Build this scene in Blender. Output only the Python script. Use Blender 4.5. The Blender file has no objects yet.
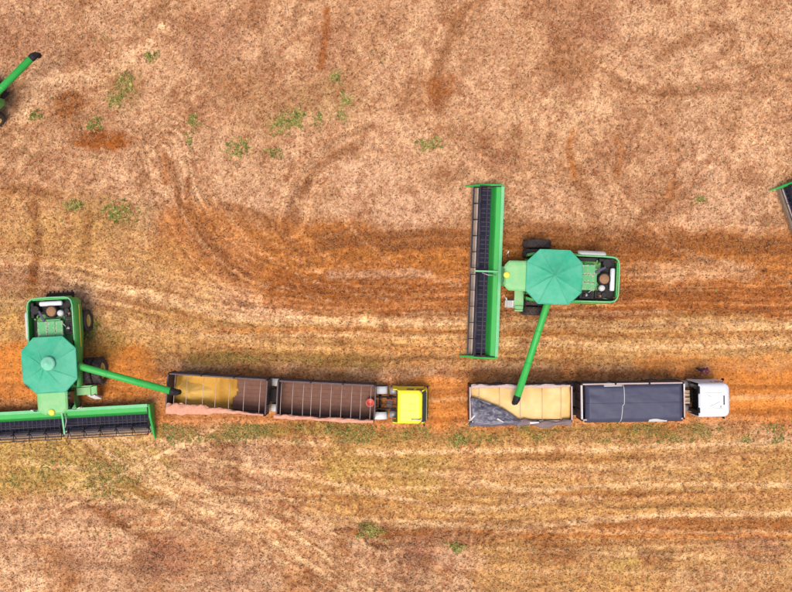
import bpy, bmesh, math, random
import numpy as np
from mathutils import Vector, Matrix

R = math.radians
random.seed(7)
rng = np.random.RandomState(11)
scene = bpy.context.scene
col = scene.collection

# ------------------------------------------------------------------ camera
CAM_H = 60.0
PXM = 13.5                         # photo pixels per metre on the ground
cam_d = bpy.data.cameras.new('camera')
cam_d.sensor_width = 36.0
cam_d.lens = 36.0 * PXM * CAM_H / 792.0
cam_d.clip_start = 0.5
cam_d.clip_end = 3000.0
cam = bpy.data.objects.new('camera', cam_d)
cam.location = (0, 0, CAM_H)
col.objects.link(cam)
scene.camera = cam

# ------------------------------------------------------------------ sky, sun, exposure
SUN_EL, SUN_AZ = 74.0, 196.0       # azimuth clockwise from +Y (north): sun stands in the south
world = bpy.data.worlds.new('World')
scene.world = world
world.use_nodes = True
wn = world.node_tree.nodes
wl = world.node_tree.links
bg = wn['Background']
sky = wn.new('ShaderNodeTexSky')
sky.sky_type = 'NISHITA'
sky.sun_disc = False
sky.sun_elevation = R(SUN_EL)
sky.sun_rotation = R(SUN_AZ)
sky.air_density = 1.0
sky.dust_density = 4.0
sky.ozone_density = 1.0
wl.new(sky.outputs['Color'], bg.inputs['Color'])
bg.inputs['Strength'].default_value = 0.12

sun_d = bpy.data.lights.new('sun', 'SUN')
sun_d.energy = 1.5
sun_d.angle = R(26)
sun_d.color = (1.0, 0.95, 0.88)
sun = bpy.data.objects.new('sun', sun_d)
sdir = Vector((math.sin(R(SUN_AZ)) * math.cos(R(SUN_EL)), math.cos(R(SUN_AZ)) * math.cos(R(SUN_EL)), math.sin(R(SUN_EL))))
sun.rotation_euler = sdir.to_track_quat('Z', 'Y').to_euler()
sun.location = sdir * 80
col.objects.link(sun)

scene.view_settings.view_transform = 'Standard'
scene.view_settings.look = 'None'
scene.view_settings.gamma = 1.0
scene.view_settings.use_curve_mapping = False
scene.view_settings.exposure = 0.80

# ------------------------------------------------------------------ helpers
def lin(r, g, b):
    def c(u):
        u /= 255.0
        return u / 12.92 if u <= 0.04045 else ((u + 0.055) / 1.055) ** 2.4
    return (c(r), c(g), c(b))

def at(px, py, z=0.0):
    """real position of a point of the field that stands z metres high"""
    k = (1 - z / CAM_H) / PXM
    return Vector(((px - 396) * k, (296 - py) * k, z))

class MB:
    def __init__(s):
        s.v = []; s.f = []; s.m = []; s.mi = 0
    def add(s, vs, fs):
        o = len(s.v)
        s.v += [tuple(p) for p in vs]
        s.f += [tuple(i + o for i in f) for f in fs]
        s.m += [s.mi] * len(fs)
        return s
    def box(s, x0, x1, y0, y1, z0, z1):
        return s.add([(x0,y0,z0),(x1,y0,z0),(x1,y1,z0),(x0,y1,z0),(x0,y0,z1),(x1,y0,z1),(x1,y1,z1),(x0,y1,z1)],
                     [(3,2,1,0),(4,5,6,7),(0,1,5,4),(1,2,6,5),(2,3,7,6),(3,0,4,7)])
    def obox(s, c, size, mat=None):
        hx, hy, hz = size[0]/2, size[1]/2, size[2]/2
        mat = mat or Matrix.Identity(3)
        vs = [Vector(c) + mat @ Vector((sx*hx, sy*hy, sz*hz)) for sz in (-1,1) for sx, sy in ((-1,-1),(1,-1),(1,1),(-1,1))]
        return s.add(vs, [(3,2,1,0),(4,5,6,7),(0,1,5,4),(1,2,6,5),(2,3,7,6),(3,0,4,7)])
    def bar(s, p, q, w, h):
        p = Vector(p); q = Vector(q); d = q - p
        m = d.to_track_quat('X', 'Z').to_matrix()
        return s.obox((p + q) / 2, (d.length, w, h), m)
    def tube(s, pts, r, n=10, cap=True):
        pts = [Vector(p) for p in pts]
        rs = r if isinstance(r, (list, tuple)) else [r] * len(pts)
        vs = []; fs = []
        up = Vector((0, 0, 1))
        t0 = (pts[1] - pts[0]).normalized()
        a = t0.cross(up)
        if a.length < 0.05: a = t0.cross(Vector((1, 0, 0)))
        a.normalize()
        for i, p in enumerate(pts):
            if i == 0: t = pts[1] - pts[0]
            elif i == len(pts) - 1: t = pts[-1] - pts[-2]
            else: t = (pts[i+1] - pts[i]).normalized() + (pts[i] - pts[i-1]).normalized()
            t.normalize()
            a = (a - t * a.dot(t)).normalized()
            b = t.cross(a)
            for k in range(n):
                w = 2 * math.pi * k / n
                vs.append(p + (a * math.cos(w) + b * math.sin(w)) * rs[i])
        for i in range(len(pts) - 1):
            for k in range(n):
                k2 = (k + 1) % n
                fs.append((i*n+k, i*n+k2, (i+1)*n+k2, (i+1)*n+k))
        if cap:
            fs.append(tuple(range(n))[::-1])
            fs.append(tuple((len(pts)-1)*n + k for k in range(n)))
        return s.add(vs, fs)
    def prism(s, poly, a, b, axis='y'):
        n = len(poly)
        def P(u, w, t):
            return (u, t, w) if axis == 'y' else ((t, u, w) if axis == 'x' else (u, w, t))
        vs = [P(u, w, a) for u, w in poly] + [P(u, w, b) for u, w in poly]
        fs = [tuple(range(n)), tuple(range(n, 2*n))[::-1]] + [((i+1) % n, i, i+n, (i+1) % n + n) for i in range(n)]
        return s.add(vs, fs)
    def loft(s, rings, cap=True):
        n = len(rings[0]); vs = [p for r in rings for p in r]; fs = []
        for i in range(len(rings) - 1):
            for k in range(n):
                k2 = (k + 1) % n
                fs.append((i*n+k, i*n+k2, (i+1)*n+k2, (i+1)*n+k))
        if cap:
            fs.append(tuple(range(n))[::-1]); fs.append(tuple((len(rings)-1)*n + k for k in range(n)))
        return s.add(vs, fs)
    def lathe(s, prof, n=24, axis='y', c=(0,0,0)):
        """prof: (radius, along axis)"""
        vs = []; fs = []
        for r, t in prof:
            for k in range(n):
                w = 2*math.pi*k/n
                x, z = r*math.cos(w), r*math.sin(w)
                p = (x, t, z) if axis == 'y' else ((x, z, t) if axis == 'z' else (t, x, z))
                vs.append((p[0]+c[0], p[1]+c[1], p[2]+c[2]))
        for i in range(len(prof)-1):
            for k in range(n):
                k2 = (k+1) % n
                fs.append((i*n+k, i*n+k2, (i+1)*n+k2, (i+1)*n+k))
        return s.add(vs, fs)
    def mesh(s, name, smooth=False):
        me = bpy.data.meshes.new(name)
        me.from_pydata(s.v, [], s.f)
        bm = bmesh.new(); bm.from_mesh(me)
        bmesh.ops.recalc_face_normals(bm, faces=bm.faces)
        bm.to_mesh(me); bm.free()
        me.polygons.foreach_set('material_index', s.m)
        if smooth:
            me.polygons.foreach_set('use_smooth', [True]*len(me.polygons))
        return me
    def build(s, name, mat, parent=None, bevel=0.0, smooth=False, loc=None):
        me = s.mesh(name, smooth)
        return link(name, me, mat, parent, bevel, loc, smooth)

def link(name, me, mat, parent=None, bevel=0.0, loc=None, smooth=False):
    if mat is not None and not me.materials:
        for m in (mat if isinstance(mat, (list, tuple)) else [mat]):
            me.materials.append(m)
    o = bpy.data.objects.new(name, me)
    col.objects.link(o)
    if parent: o.parent = parent
    if loc is not None: o.location = loc
    if bevel:
        b = o.modifiers.new('bevel', 'BEVEL'); b.width = bevel; b.segments = 2; b.limit_method = 'ANGLE'; b.angle_limit = R(35)
    return o

def tag(o, label=None, cat=None, group=None, kind=None):
    if label: o['label'] = label
    if cat: o['category'] = cat
    if group: o['group'] = group
    if kind: o['kind'] = kind
    return o

def thing(name, loc=(0,0,0), rz=0.0):
    o = bpy.data.objects.new(name, None)
    o.empty_display_size = 0.3
    col.objects.link(o)
    o.location = loc; o.rotation_euler = (0, 0, rz)
    return o

def copy_tree(o, parent=None):
    kids = list(o.children)
    c = o.copy()
    col.objects.link(c)
    c.parent = parent
    for ch in kids: copy_tree(ch, c)
    return c

# ------------------------------------------------------------------ numpy value noise
LAT = rng.rand(8, 256, 256)
def vnoise(x, y, seed=0):
    L = LAT[seed % 8]
    xi = np.floor(x).astype(np.int64); yi = np.floor(y).astype(np.int64)
    fx = x - xi; fy = y - yi
    fx = fx*fx*(3-2*fx); fy = fy*fy*(3-2*fy)
    a = L[xi & 255, yi & 255]; b = L[(xi+1) & 255, yi & 255]
    c = L[xi & 255, (yi+1) & 255]; d = L[(xi+1) & 255, (yi+1) & 255]
    return (a*(1-fx)+b*fx)*(1-fy) + (c*(1-fx)+d*fx)*fy
def fbm(x, y, octv=4, seed=0, gain=0.5):
    s = 0; a = 1; t = 0
    for i in range(octv):
        s = s + a*vnoise(x*2**i + 17.3*i + 5.1*seed, y*2**i - 9.7*i + 3.3*seed, seed+i); t += a; a *= gain
    return s/t

# ------------------------------------------------------------------ materials
def nmat(name):
    m = bpy.data.materials.new(name); m.use_nodes = True
    nt = m.node_tree
    return m, nt.nodes, nt.links, nt.nodes['Principled BSDF']

def paint(name, c, rough=0.45, dust=0.25, dustc=(0.42, 0.27, 0.15), metal=0.0, var=0.12, scale=1.6, spec=0.4):
    """weathered coat: base colour with patchy dust and slight tone changes"""
    m, n, l, b = nmat(name)
    tc = n.new('ShaderNodeTexCoord')
    n1 = n.new('ShaderNodeTexNoise'); n1.inputs['Scale'].default_value = scale; n1.inputs['Detail'].default_value = 6; n1.inputs['Roughness'].default_value = 0.65
    n2 = n.new('ShaderNodeTexNoise'); n2.inputs['Scale'].default_value = scale*7; n2.inputs['Detail'].default_value = 4
    l.new(tc.outputs['Object'], n1.inputs['Vector']); l.new(tc.outputs['Object'], n2.inputs['Vector'])
    hv = n.new('ShaderNodeMix'); hv.data_type = 'RGBA'; hv.blend_type = 'MIX'
    hv.inputs['A'].default_value = (*[x*(1-var) for x in c], 1)
    hv.inputs['B'].default_value = (*[min(1, x*(1+var)) for x in c], 1)
    l.new(n2.outputs['Fac'], hv.inputs['Factor'])
    mp = n.new('ShaderNodeMapRange'); mp.inputs['From Min'].default_value = 0.42; mp.inputs['From Max'].default_value = 0.72
    mp.inputs['To Min'].default_value = dust*0.25; mp.inputs['To Max'].default_value = dust
    l.new(n1.outputs['Fac'], mp.inputs['Value'])
    mx = n.new('ShaderNodeMix'); mx.data_type = 'RGBA'
    l.new(mp.outputs['Result'], mx.inputs['Factor']); l.new(hv.outputs['Result'], mx.inputs['A'])
    mx.inputs['B'].default_value = (*dustc, 1)
    l.new(mx.outputs['Result'], b.inputs['Base Color'])
    rr = n.new('ShaderNodeMapRange'); rr.inputs['To Min'].default_value = rough*0.85; rr.inputs['To Max'].default_value = min(1, rough*1.35)
    l.new(n1.outputs['Fac'], rr.inputs['Value']); l.new(rr.outputs['Result'], b.inputs['Roughness'])
    b.inputs['Metallic'].default_value = metal
    b.inputs['Specular IOR Level'].default_value = spec
    bp = n.new('ShaderNodeBump'); bp.inputs['Strength'].default_value = 0.12; bp.inputs['Distance'].default_value = 0.02
    l.new(n2.outputs['Fac'], bp.inputs['Height']); l.new(bp.outputs['Normal'], b.inputs['Normal'])
    return m

M = {}
M['green']   = paint('green_paint', (0.016, 0.29, 0.045), 0.45, 0.16)
M['dgreen']  = paint('dark_green_paint', (0.02, 0.22, 0.04), 0.5, 0.3)
M['bgreen']  = paint('header_green_paint', (0.010, 0.33, 0.045), 0.45, 0.10)
M['pgreen']  = paint('dusty_pale_green_paint', (0.13, 0.40, 0.13), 0.5, 0.3, (0.5, 0.48, 0.3))
M['deck']    = paint('dusty_deck_green_paint', (0.035, 0.29, 0.09), 0.5, 0.35, (0.34, 0.38, 0.2), scale=3)
M['lgreen']  = paint('pale_divider_green', (0.06, 0.40, 0.15), 0.5, 0.35, (0.5, 0.46, 0.3))
M['cover']   = paint('teal_green_canvas', (0.010, 0.29, 0.15), 0.5, 0.30, (0.22, 0.46, 0.32), scale=0.8, var=.2)
M['capcloth'] = paint('pale_teal_cap', (0.12, 0.45, 0.28), 0.6, 0.3, (0.5, 0.55, 0.45))
M['jyellow'] = paint('yellow_rim_paint', (0.62, 0.44, 0.06), 0.5, 0.45)
M['lampyellow'] = paint('yellow_plastic', (0.75, 0.62, 0.05), 0.4, 0.1)
M['black']   = paint('black_steel', (0.008, 0.008, 0.011), 0.6, 0.05, spec=.2)
M['engine']  = paint('oily_engine_black', (0.010, 0.010, 0.013), 0.55, 0.16, (0.16, 0.12, 0.08), scale=5, spec=.2)
M['rubber']  = paint('dusty_tyre_rubber', (0.016, 0.014, 0.018), 0.85, 0.32, (0.22, 0.13, 0.08), scale=3)
M['belt']    = paint('dark_draper_belt', (0.012, 0.011, 0.030), 0.6, 0.06, (0.12, 0.09, 0.09), scale=2, spec=.2)
M['cleat']   = paint('grey_belt_cleat', (0.05, 0.043, 0.085), 0.6, 0.1)
M['bat']     = paint('dark_reel_bat', (0.016, 0.015, 0.032), 0.5, 0.12, spec=.25)
M['knife']   = paint('dusty_cutterbar_steel', (0.20, 0.13, 0.085), 0.6, 0.5, (0.42, 0.28, 0.17), scale=5)
M['knifelt'] = paint('pale_worn_steel', (0.42, 0.35, 0.32), 0.5, 0.5, (0.5, 0.36, 0.26), scale=5)
M['steel']   = paint('worn_grey_steel', (0.30, 0.30, 0.31), 0.45, 0.3, metal=0.3)
M['lsteel']  = paint('pale_grey_sheet', (0.50, 0.50, 0.48), 0.5, 0.25)
M['whitem']  = paint('white_enamel', (0.60, 0.60, 0.60), 0.4, 0.12, (0.5, 0.4, 0.3))
M['rustscr'] = paint('chaff_covered_screen', (0.22, 0.10, 0.045), 0.8, 0.6, (0.36, 0.22, 0.11), scale=9)
M['glass']   = paint('dark_tinted_glass', (0.012, 0.014, 0.018), 0.08, 0.05, spec=0.6)
M['tyellow'] = paint('yellow_cab_paint', (0.86, 0.72, 0.012), 0.35, 0.08, (0.6, 0.5, 0.25))
M['twhite']  = paint('white_cab_paint', (0.62, 0.62, 0.65), 0.35, 0.12, (0.5, 0.44, 0.4))
M['trail']   = paint('dark_brown_trailer_steel', (0.055, 0.035, 0.038), 0.6, 0.4, (0.25, 0.15, 0.11), scale=2.5)
M['trailin'] = paint('worn_brown_trailer_boards', (0.13, 0.052, 0.034), 0.75, 0.55, (0.24, 0.13, 0.085), scale=3.5)
M['rim_lt']  = paint('chalky_pink_rail', (0.42, 0.30, 0.27), 0.6, 0.4, (0.5, 0.36, 0.27), scale=3)
M['bow']     = paint('pale_bow_pipe', (0.40, 0.31, 0.27), 0.5, 0.4)
M['chassis'] = paint('black_chassis', (0.010, 0.010, 0.012), 0.65, 0.2, (0.12, 0.065, 0.04), spec=.2)
M['pinktarp'] = paint('salmon_tarpaulin', (0.50, 0.19, 0.105), 0.7, 0.7, (0.60, 0.36, 0.25), scale=5, var=.25)
M['bluetarp'] = paint('slate_blue_tarpaulin', (0.042, 0.042, 0.072), 0.5, 0.30, (0.085, 0.085, 0.12), scale=2.0, spec=0.3)
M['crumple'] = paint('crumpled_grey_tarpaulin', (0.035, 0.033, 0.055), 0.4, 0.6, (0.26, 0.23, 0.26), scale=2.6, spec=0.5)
M['brntarp'] = paint('brown_grey_tarpaulin', (0.13, 0.085, 0.085), 0.6, 0.5, (0.28, 0.19, 0.16), scale=3)
M['rope']    = paint('pale_rope', (0.55, 0.52, 0.5), 0.8, 0.3)
M['redtub']  = paint('red_plastic_tub', (0.62, 0.10, 0.075), 0.45, 0.2)
M['beige']   = paint('beige_tool_box', (0.52, 0.38, 0.28), 0.5, 0.4)
M['shirt']   = paint('purple_shirt', (0.10, 0.022, 0.065), 0.8, 0.05)
M['jeans']   = paint('dark_blue_trousers', (0.025, 0.022, 0.045), 0.85, 0.1)
M['skin']    = paint('skin', (0.36, 0.17, 0.11), 0.55, 0.0)
M['shoe']    = paint('grey_boot', (0.22, 0.21, 0.22), 0.7, 0.2)
M['capred']  = paint('dark_red_cap', (0.13, 0.018, 0.035), 0.7, 0.05)
M['eye']     = paint('eye_dark', (0.03, 0.02, 0.02), 0.3, 0.0)
M['orange_l'] = paint('red_lamp_lens', (0.5, 0.03, 0.02), 0.3, 0.1)

def grain_mat(name, c1, c2, c3):
    m, n, l, b = nmat(name)
    tc = n.new('ShaderNodeTexCoord')
    a = n.new('ShaderNodeTexNoise'); a.inputs['Scale'].default_value = 0.8; a.inputs['Detail'].default_value = 5
    f = n.new('ShaderNodeTexVoronoi'); f.inputs['Scale'].default_value = 70
    l.new(tc.outputs['Object'], a.inputs['Vector']); l.new(tc.outputs['Object'], f.inputs['Vector'])
    cr = n.new('ShaderNodeValToRGB')
    cr.color_ramp.elements[0].position = 0.36; cr.color_ramp.elements[0].color = (*c1, 1)
    cr.color_ramp.elements[1].position = 0.66; cr.color_ramp.elements[1].color = (*c2, 1)
    l.new(a.outputs['Fac'], cr.inputs['Fac'])
    mx = n.new('ShaderNodeMix'); mx.data_type = 'RGBA'; mx.inputs['B'].default_value = (*c3, 1)
    mr = n.new('ShaderNodeMapRange'); mr.inputs['From Max'].default_value = 0.8; mr.inputs['To Max'].default_value = 0.5
    l.new(f.outputs['Distance'], mr.inputs['Value']); l.new(mr.outputs['Result'], mx.inputs['Factor'])
    l.new(cr.outputs['Color'], mx.inputs['A']); l.new(mx.outputs['Result'], b.inputs['Base Color'])
    b.inputs['Roughness'].default_value = 0.75
    bp = n.new('ShaderNodeBump'); bp.inputs['Strength'].default_value = 0.5; bp.inputs['Distance'].default_value = 0.01
    l.new(f.outputs['Distance'], bp.inputs['Height']); l.new(bp.outputs['Normal'], b.inputs['Normal'])
    return m
M['grain_pale'] = grain_mat('pale_grain', (0.66, 0.40, 0.13), (0.82, 0.56, 0.27), (0.55, 0.34, 0.12))
M['grain_gold'] = grain_mat('golden_grain', (0.50, 0.24, 0.022), (0.66, 0.37, 0.06), (0.38, 0.18, 0.02))

def vcol_mat(name, rough=0.9, speck=0.0):
    m, n, l, b = nmat(name)
    at_ = n.new('ShaderNodeAttribute'); at_.attribute_name = 'Col'
    b.inputs['Roughness'].default_value = rough
    b.inputs['Specular IOR Level'].default_value = 0.15
    if not speck:
        l.new(at_.outputs['Color'], b.inputs['Base Color'])
        return m
    tc = n.new('ShaderNodeTexCoord')
    fine = n.new('ShaderNodeTexNoise'); fine.inputs['Scale'].default_value = 7.0; fine.inputs['Detail'].default_value = 7; fine.inputs['Roughness'].default_value = 0.75
    med = n.new('ShaderNodeTexNoise'); med.inputs['Scale'].default_value = 1.7; med.inputs['Detail'].default_value = 6; med.inputs['Roughness'].default_value = 0.7
    l.new(tc.outputs['Object'], fine.inputs['Vector']); l.new(tc.outputs['Object'], med.inputs['Vector'])
    r1 = n.new('ShaderNodeMapRange'); r1.inputs['From Min'].default_value = 0.3; r1.inputs['From Max'].default_value = 0.7
    r1.inputs['To Min'].default_value = 1 - speck; r1.inputs['To Max'].default_value = 1 + speck
    l.new(fine.outputs['Fac'], r1.inputs['Value'])
    r2 = n.new('ShaderNodeMapRange'); r2.inputs['From Min'].default_value = 0.3; r2.inputs['From Max'].default_value = 0.7
    r2.inputs['To Min'].default_value = 0.84; r2.inputs['To Max'].default_value = 1.16
    l.new(med.outputs['Fac'], r2.inputs['Value'])
    mm = n.new('ShaderNodeMath'); mm.operation = 'MULTIPLY'
    l.new(r1.outputs['Result'], mm.inputs[0]); l.new(r2.outputs['Result'], mm.inputs[1])
    vm = n.new('ShaderNodeVectorMath'); vm.operation = 'SCALE'
    l.new(at_.outputs['Color'], vm.inputs[0]); l.new(mm.outputs[0], vm.inputs['Scale'])
    l.new(vm.outputs['Vector'], b.inputs['Base Color'])
    bp = n.new('ShaderNodeBump'); bp.inputs['Strength'].default_value = 0.6; bp.inputs['Distance'].default_value = 0.06
    l.new(fine.outputs['Fac'], bp.inputs['Height']); l.new(bp.outputs['Normal'], b.inputs['Normal'])
    return m
M['ground'] = vcol_mat('harvested_red_soil', 0.95, 0.55)
M['straw']  = vcol_mat('dry_straw', 0.8)
M['grass']  = vcol_mat('green_weeds', 0.7)

# ------------------------------------------------------------------ the field: colour of soil, straw cover and wheel tracks
ALB = 0.72
TAN   = np.array(lin(196, 148, 105)); PINK = np.array(lin(211, 165, 127)); PALE = np.array(lin(224, 177, 132))
BROWN = np.array(lin(140, 84, 42));  RUST = np.array(lin(156, 88, 36));   ORANGE = np.array(lin(208, 128, 56))
DARK  = np.array(lin(108, 64, 36));  OLIVE = np.array(lin(142, 114, 50)); YTAN = np.array(lin(194, 145, 82))
LIGHT = np.array(lin(232, 187, 135)); GREEN = np.array(lin(118, 118, 40)); OCHRE = np.array(lin(176, 108, 48))
MAUVE = np.array(lin(160, 106, 76))

OLV2 = np.array(lin(186, 150, 78))
# each band: list of photo points, half width in px, colour, strength, edge softness
BANDS = [
 # wide soil zones
 ([(300,266),(480,272),(640,276),(860,276)], 44, OCHRE, 1.0, 26),
 ([(190,238),(300,262),(400,268)], 36, OCHRE, 0.8, 26),
 ([(20,225),(90,240),(180,300)], 40, YTAN, 0.5, 26),
 ([(-60,335),(100,336),(250,340),(480,338),(860,340)], 26, YTAN, 0.75, 14),
 ([(-80,385),(160,398),(330,400),(480,404),(860,396)], 28, ORANGE, 0.55, 14),
 ([(-80,368),(40,372),(130,372)], 26, ORANGE, 0.9, 12),
 ([(425,398),(475,402)], 24, ORANGE, 0.85, 14),
 ([(728,394),(860,390)], 24, ORANGE, 1.0, 10),
 ([(640,362),(860,366)], 9, ORANGE, 0.55, 8),
 ([(160,432),(300,431),(440,436),(520,434),(600,432),(700,430)], 7, OLIVE, 0.75, 6),
 ([(-60,466),(60,464),(140,470)], 34, OLV2, 0.8, 20),
 ([(340,480),(560,480),(860,480)], 44, YTAN, 0.85, 26),
 ([(350,470),(430,475)], 26, OLV2, 0.45, 20),
 ([(500,562),(640,560),(860,560)], 36, YTAN, 0.65, 20),
 # brown wheel belts in the middle
 ([(320,243),(400,240),(470,243)], 9, BROWN, 0.85, 7),
 ([(285,292),(380,295),(470,296)], 20, RUST, 0.75, 10),
 ([(330,275),(430,274)], 4, PINK, 0.5, 4),
 ([(500,306),(560,309),(620,306)], 8, BROWN, 0.75, 8),
 ([(612,246),(700,243),(840,246)], 9, BROWN, 0.7, 8),
 ([(632,270),(745,270)], 9, TAN, 0.65, 8),
 ([(612,300),(700,297),(860,300)], 15, RUST, 0.9, 8),
 ([(615,290),(700,288)], 4, BROWN, 0.6, 4),
 ([(380,225),(470,238)], 9, BROWN, 0.6, 8),
 ([(505,232),(600,236)], 12, BROWN, 0.6, 9),
 ([(619,241),(650,215),(680,190)], 8, BROWN, 0.6, 7),
 ([(600,240),(590,205),(575,170)], 7, BROWN, 0.5, 8),
 # arcs of turning machines
 ([(170,160),(176,190),(193,227),(235,274)], 3, BROWN, 0.7, 3),
 ([(186,180),(192,205),(212,240),(250,276)], 3, BROWN, 0.7, 3),
 ([(221,204),(263,218),(310,260)], 4, BROWN, 0.55, 4),
 ([(301,195),(321,164),(352,147)], 5, BROWN, 0.6, 5),
 ([(285,178),(310,150),(345,134)], 3, BROWN, 0.4, 4),
 ([(100,284),(165,299),(254,318),(464,322)], 4, LIGHT, 0.55, 4),
 ([(60,276),(120,292),(180,308)], 3, LIGHT, 0.45, 4),
 ([(100,296),(165,310),(254,328),(464,331)], 3, BROWN, 0.30, 3),
 ([(90,312),(150,325),(260,342)], 3, LIGHT, 0.35, 4),
 ([(240,312),(300,316)], 6, PALE, 0.6, 6),
 ([(480,326),(560,324),(792,324)], 5, LIGHT, 0.35, 5),
 ([(480,343),(640,345),(792,342)], 3, LIGHT, 0.35, 3),
 ([(500,333),(640,335),(792,332)], 2.5, BROWN, 0.35, 3),
 ([(193,358),(287,357),(380,362)], 6, OLIVE, 0.55, 6),
 ([(80,330),(110,345)], 14, OLIVE, 0.5, 10),
 # trailer shade painted into the soil on the north side, then road wheel ruts
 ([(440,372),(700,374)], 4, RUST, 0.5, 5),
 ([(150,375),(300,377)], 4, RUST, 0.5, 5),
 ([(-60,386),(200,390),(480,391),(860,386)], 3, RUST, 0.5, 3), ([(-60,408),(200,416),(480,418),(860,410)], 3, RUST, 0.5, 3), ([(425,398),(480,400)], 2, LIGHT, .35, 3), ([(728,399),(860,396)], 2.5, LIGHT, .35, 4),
 # lower field: pale straw tracks
 ([(70,428),(89,440),(177,497),(270,541),(330,578),(370,610)], 2.6, LIGHT, 1.0, 2.2),
 ([(110,432),(136,447),(184,480),(270,519),(345,572),(400,612)], 2.4, LIGHT, 0.95, 2.2),
 ([(78,438),(100,458),(165,504)], 2.0, BROWN, 0.5, 2),
 ([(85,493),(140,465),(191,440),(215,428)], 2.4, LIGHT, 0.9, 2.2),
 ([(70,488),(120,462),(165,440)], 2.0, LIGHT, 0.45, 3),
 ([(-20,506),(60,503),(130,505),(185,508)], 3, LIGHT, 0.4, 4),
 ([(20,462),(80,470),(120,462)], 2.5, LIGHT, 0.3, 3),
 ([(185,440),(260,441),(330,446)], 2.5, LIGHT, 0.5, 3),
 ([(200,458),(260,470),(342,485),(451,509),(530,502),(600,498)], 2.6, LIGHT, 0.6, 3),
 ([(230,490),(300,497),(400,515),(520,522)], 2.2, BROWN, 0.45, 3),
 ([(359,451),(530,451),(660,447),(792,439)], 2.2, LIGHT, 0.65, 3),
 ([(420,470),(530,490),(620,485),(820,484)], 2.2, LIGHT, 0.6, 3),
 ([(520,470),(620,468),(712,465)], 2.0, LIGHT, 0.5, 3),
 ([(450,478),(520,492),(600,505)], 2.0, LIGHT, 0.35, 3),
 ([(500,530),(580,522),(657,516),(800,512)], 2.8, LIGHT, 0.7, 3),
 ([(520,536),(800,536)], 1.8, ORANGE, 0.6, 2),
 ([(600,526),(700,526),(850,524)], 8, RUST, 0.65, 6),
 ([(500,458),(660,457),(800,452)], 3.5, BROWN, 0.35, 4),
 ([(560,496),(700,497),(820,494)], 4, OCHRE, 0.5, 5),
 ([(345,534),(400,536),(470,534),(560,532)], 9, BROWN, 0.7, 7),
 ([(235,438),(236,500)], 3, BROWN, 0.45, 3),
 ([(82,502),(136,532),(170,552)], 4, BROWN, 0.6, 5),
 ([(68,508),(146,512)], 9, BROWN, 0.45, 9),
 ([(210,500),(300,506)], 5, BROWN, 0.35, 6),
 ([(330,470),(342,440)], 10, OLIVE, 0.3, 8),
 # upper field streaks
 ([(328,10),(326,40),(320,66)], 4, RUST, 0.75, 4),
 ([(485,-10),(451,38),(437,68),(441,104)], 8, BROWN, 0.6, 9),
 ([(20,120),(40,92),(80,76),(120,66),(165,30)], 8, PALE, 1.0, 9),
 ([(572,130),(570,150),(574,176)], 3, OCHRE, 0.7, 7),
 ([(616,137),(620,155),(616,176)], 3.5, OCHRE, 0.5, 7),
 ([(670,137),(674,165),(671,196)], 3.5, OCHRE, 0.5, 7),
 ([(613,84),(660,92),(726,86)], 6, BROWN, 0.5, 7),
 ([(660,58),(690,40),(730,26)], 6, BROWN, 0.55, 7),
 ([(165,157),(166,182)], 4, RUST, 0.55, 5),
 ([(330,24),(300,36),(280,50)], 3, RUST, 0.35, 4),
 ([(34,205),(37,240),(31,288)], 5.2, BROWN, 1.0, 6),
 ([(88,218),(83,256)], 5.0, BROWN, 0.9, 5),
 ([(10,190),(46,190)], 7, BROWN, 0.55, 6),
]
lr = random.Random(5)
for k in range(34):        # combine and truck passes over the lower field
    y0 = lr.uniform(442, 600); x0 = lr.uniform(-40, 520); x1 = x0 + lr.uniform(140, 520); sl = lr.uniform(-.05, .05)
    BANDS.append(([(x0, y0), ((x0+x1)/2, y0+sl*(x1-x0)/2+lr.uniform(-5, 5)), (x1, y0+sl*(x1-x0))], lr.uniform(.8, 2.2), lr.choice([LIGHT, LIGHT, PALE, BROWN, OCHRE]), lr.uniform(.2, .5), 2.0))
for k in range(16):        # passes beside the road
    y0 = lr.uniform(308, 362); x0 = lr.uniform(60, 560); x1 = x0 + lr.uniform(120, 420); sl = lr.uniform(-.02, .02)
    BANDS.append(([(x0, y0), ((x0+x1)/2, y0+lr.uniform(-3, 3)), (x1, y0+sl*(x1-x0))], lr.uniform(.8, 2.0), lr.choice([LIGHT, PALE, BROWN, OCHRE, ORANGE]), lr.uniform(.25, .55), 2.2))
for k in range(9):         # fan of diagonal tracks at the lower left
    o = k*9 + lr.uniform(-3, 3)
    BANDS.append(([(60+o*1.6, 432), (150+o*1.7, 488+lr.uniform(-4, 4)), (265+o*1.8, 540), (390+o*1.9, 612)], lr.uniform(.8, 1.6), lr.choice([LIGHT, LIGHT, BROWN]), lr.uniform(.25, .5), 2.2))
LUGS = []                  # rows of tyre lug marks along the turning arcs
for k in range(15):
    o = k*9.0
    LUGS.append(([(168+o*1.3, 168+o*.12), (178+o*1.35, 205+o*.16), (205+o*1.5, 245+o*.15), (255+o*1.7, 280+o*.06), (330+o*1.6, 300)], lr.uniform(1.6, 2.8), lr.choice([BROWN, DARK, BROWN, PALE]), lr.uniform(.2, .5), 2.4))
for k in range(8):
    o = k*9.5
    LUGS.append(([(520+o, 160-o*.3), (560+o, 200), (620+o*.9, 240+o*.1), (700+o, 262+o*.2), (800, 268+o*.3)], lr.uniform(1.6, 2.8), lr.choice([BROWN, DARK, BROWN, PALE]), lr.uniform(.2, .45), 2.4))
for k in range(7):
    yy = 282 + k*5.2
    LUGS.append(([(290, yy+6), (400, yy), (640, yy+2), (830, yy-2)], 1.7, lr.choice([BROWN, DARK, OCHRE]), lr.uniform(.25, .5), 2.4))
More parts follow.
